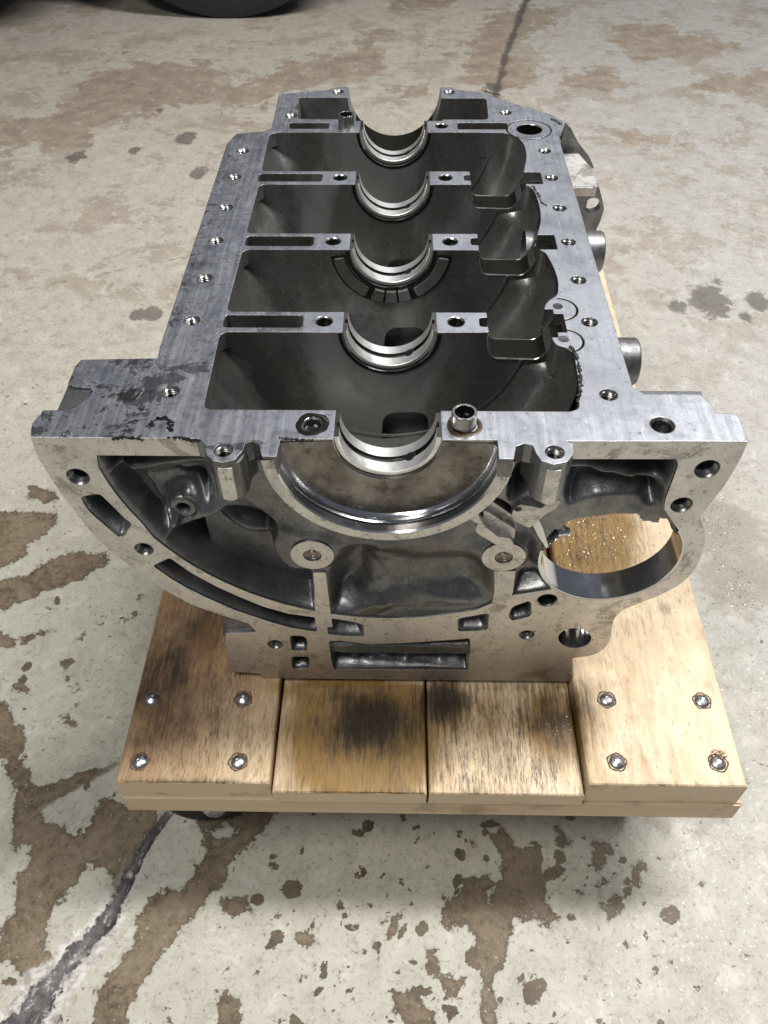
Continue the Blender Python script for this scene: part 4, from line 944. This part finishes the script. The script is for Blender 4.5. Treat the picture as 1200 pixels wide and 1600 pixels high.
link('deck_lug', to_mesh(bm, 'deck_lug'), [M_CAST], block)
bm = bmesh.new(); prism(bm, [(128.6, 36), (166.5, 28), (167, 21), (128.6, 21)], [], 'z', -14, -2.5); link('rail_lug', to_mesh(bm, 'rail_lug'), [M_TOP], block)
# oil smears on the machined top: thin, irregular beads
def smear(px_pts, r, name='oil_smear', mat=None, z=.1, jit=.9):
    bm = bmesh.new(); pts = smooth([Zp(*p) for p in px_pts], 4, False)
    pts = smooth(pts, 3, False); rr = [r*(.25+1.5*random.random()) for _ in pts]; rr[0] = rr[-1] = r*.1
    tube(bm, [(p[0]+random.uniform(-.5, .5), p[1]+random.uniform(-.5, .5), z) for p in pts], lambda i: rr[i], 7)
    for v in bm.verts: v.co.z = z+(v.co.z-z)*.22
    return link(name, to_mesh(bm, name), [mat or M_BLACK], block)
g0 = crop(60, 400, 1/3.53)
smear([g0(p) for p in ((610,945),(630,915),(665,897),(710,900),(735,925),(722,960))], 1.4)
smear([(175,686),(200,684),(228,688)], .9); smear([(262,684),(285,685),(312,690)], 1.1)
smear([c4(p) for p in ((850,600),(870,640),(885,690),(893,770),(880,840))], .9)
smear([c6(p) for p in ((640,600),(670,650),(690,690),(715,705))], .8)
smear([c6(p) for p in ((735,255),(760,262),(790,285))], 1.3); smear([c6(p) for p in ((380,105),(420,118),(470,128))], 1.0)
smear([(437,684),(460,687),(490,687)], .8)
# ------------------------------------------------------------------ loose chips
def chips(name, region, z, n, smin, smax, label, mat):
    bm = bmesh.new(); P = region
    xs_ = [p[0] for p in P]; ys_ = [p[1] for p in P]; k = 0
    while k < n:
        x, y = random.uniform(min(xs_), max(xs_)), random.uniform(min(ys_), max(ys_))
        if sdf(P, np.array([x]), np.array([y]))[0] < random.uniform(-4, 6): continue
        k += 1; s_ = random.uniform(smin, smax); a = random.random()*6.28; v = []
        for q in range(3): v.append(bm.verts.new((x+s_*cos(a+q*2.1)*random.uniform(.3, 1), y+s_*sin(a+q*2.1)*random.uniform(.3, 1), z+random.uniform(.1, .3)+random.random()*s_*.5)))
        v.append(bm.verts.new((x, y, z+s_*.7)))
        for t in ((0, 1, 2), (0, 1, 3), (1, 2, 3), (2, 0, 3)): bm.faces.new([v[i] for i in t])
    o = link(name, to_mesh(bm, name, False), [mat]); o['kind'] = 'stuff'; o['label'] = label; o['category'] = 'metal chips'
    return o
chips('metal_chips', TZ([(868,870),(860,810),(880,790),(985,785),(990,830),(960,880),(900,900)], z=ZD+5), ZD+5, 420, .25, .8, 'glinting metal chips lying on the oily plank below the round opening', M_CHIP)
chips('metal_chips', TZ([(850,1130),(890,1115),(905,1140),(890,1165),(862,1160)], z=ZD-5), ZD-5, 60, .25, .55, 'small patch of metal chips on the plank right in front of the block', M_CHIP)
chips('metal_chips', TZ([(1090,760),(1130,760),(1170,900),(1200,950),(1150,960),(1110,920),(1100,850)], z=FLOOR), FLOOR, 220, .5, 1.6, 'scattered bright metal chips on the floor right of the block', M_CHIP)
# ------------------------------------------------------------------ car in the background
car = thing('parked_car', 'black tyre and dark underside of a car standing behind at the top left edge', 'car', (-.44, 2.05, 0))
bm = bmesh.new(); R_ = 320
lathe(bm, [(205, -95), (255, -108), (300, -106), (316, -96), (320, -80), (320, 80), (316, 96), (300, 106), (255, 108), (205, 95)], axis='y', n=96)
ty = to_local(bm, 'tyre'); o = link('tyre', ty, [M_RUBBER], car, Vector((-.40, 1.955, .318)))
bm = bmesh.new(); lathe(bm, [(206, -94), (198, -80), (190, -30), (60, -40), (.01, -42)], axis='y', n=60); link('wheel_rim', to_local(bm, 'wheel_rim'), [M_STEEL], car, Vector((-.40, 1.955, .318)))
bm = bmesh.new(); prism(bm, rnd([(-2400, 190), (-1600, 170), (-900, 175), (-820, 520), (-420, 700), (0, 520), (60, 190), (500, 230), (560, 620), (200, 860), (-2400, 900)], 30), [], 'y', 1900, 3500)
for v in bm.verts: v.co.z -= ZOFF
link('car_body', to_mesh(bm, 'car_body'), [M_CARPAINT], car)
bm = bmesh.new(); prism(bm, rnd([(-2400, 1620), (-1300, 1570), (-900, 1600), (-720, 1700), (-700, 1898), (-2400, 1898)], 60), [], 'z', 215, 520)  # unseen piece added ahead of the car body to shade the floor
for v in bm.verts: v.co.z -= ZOFF
link('added_shade_bumper', to_mesh(bm, 'added_shade_bumper'), [M_CARPAINT], car)
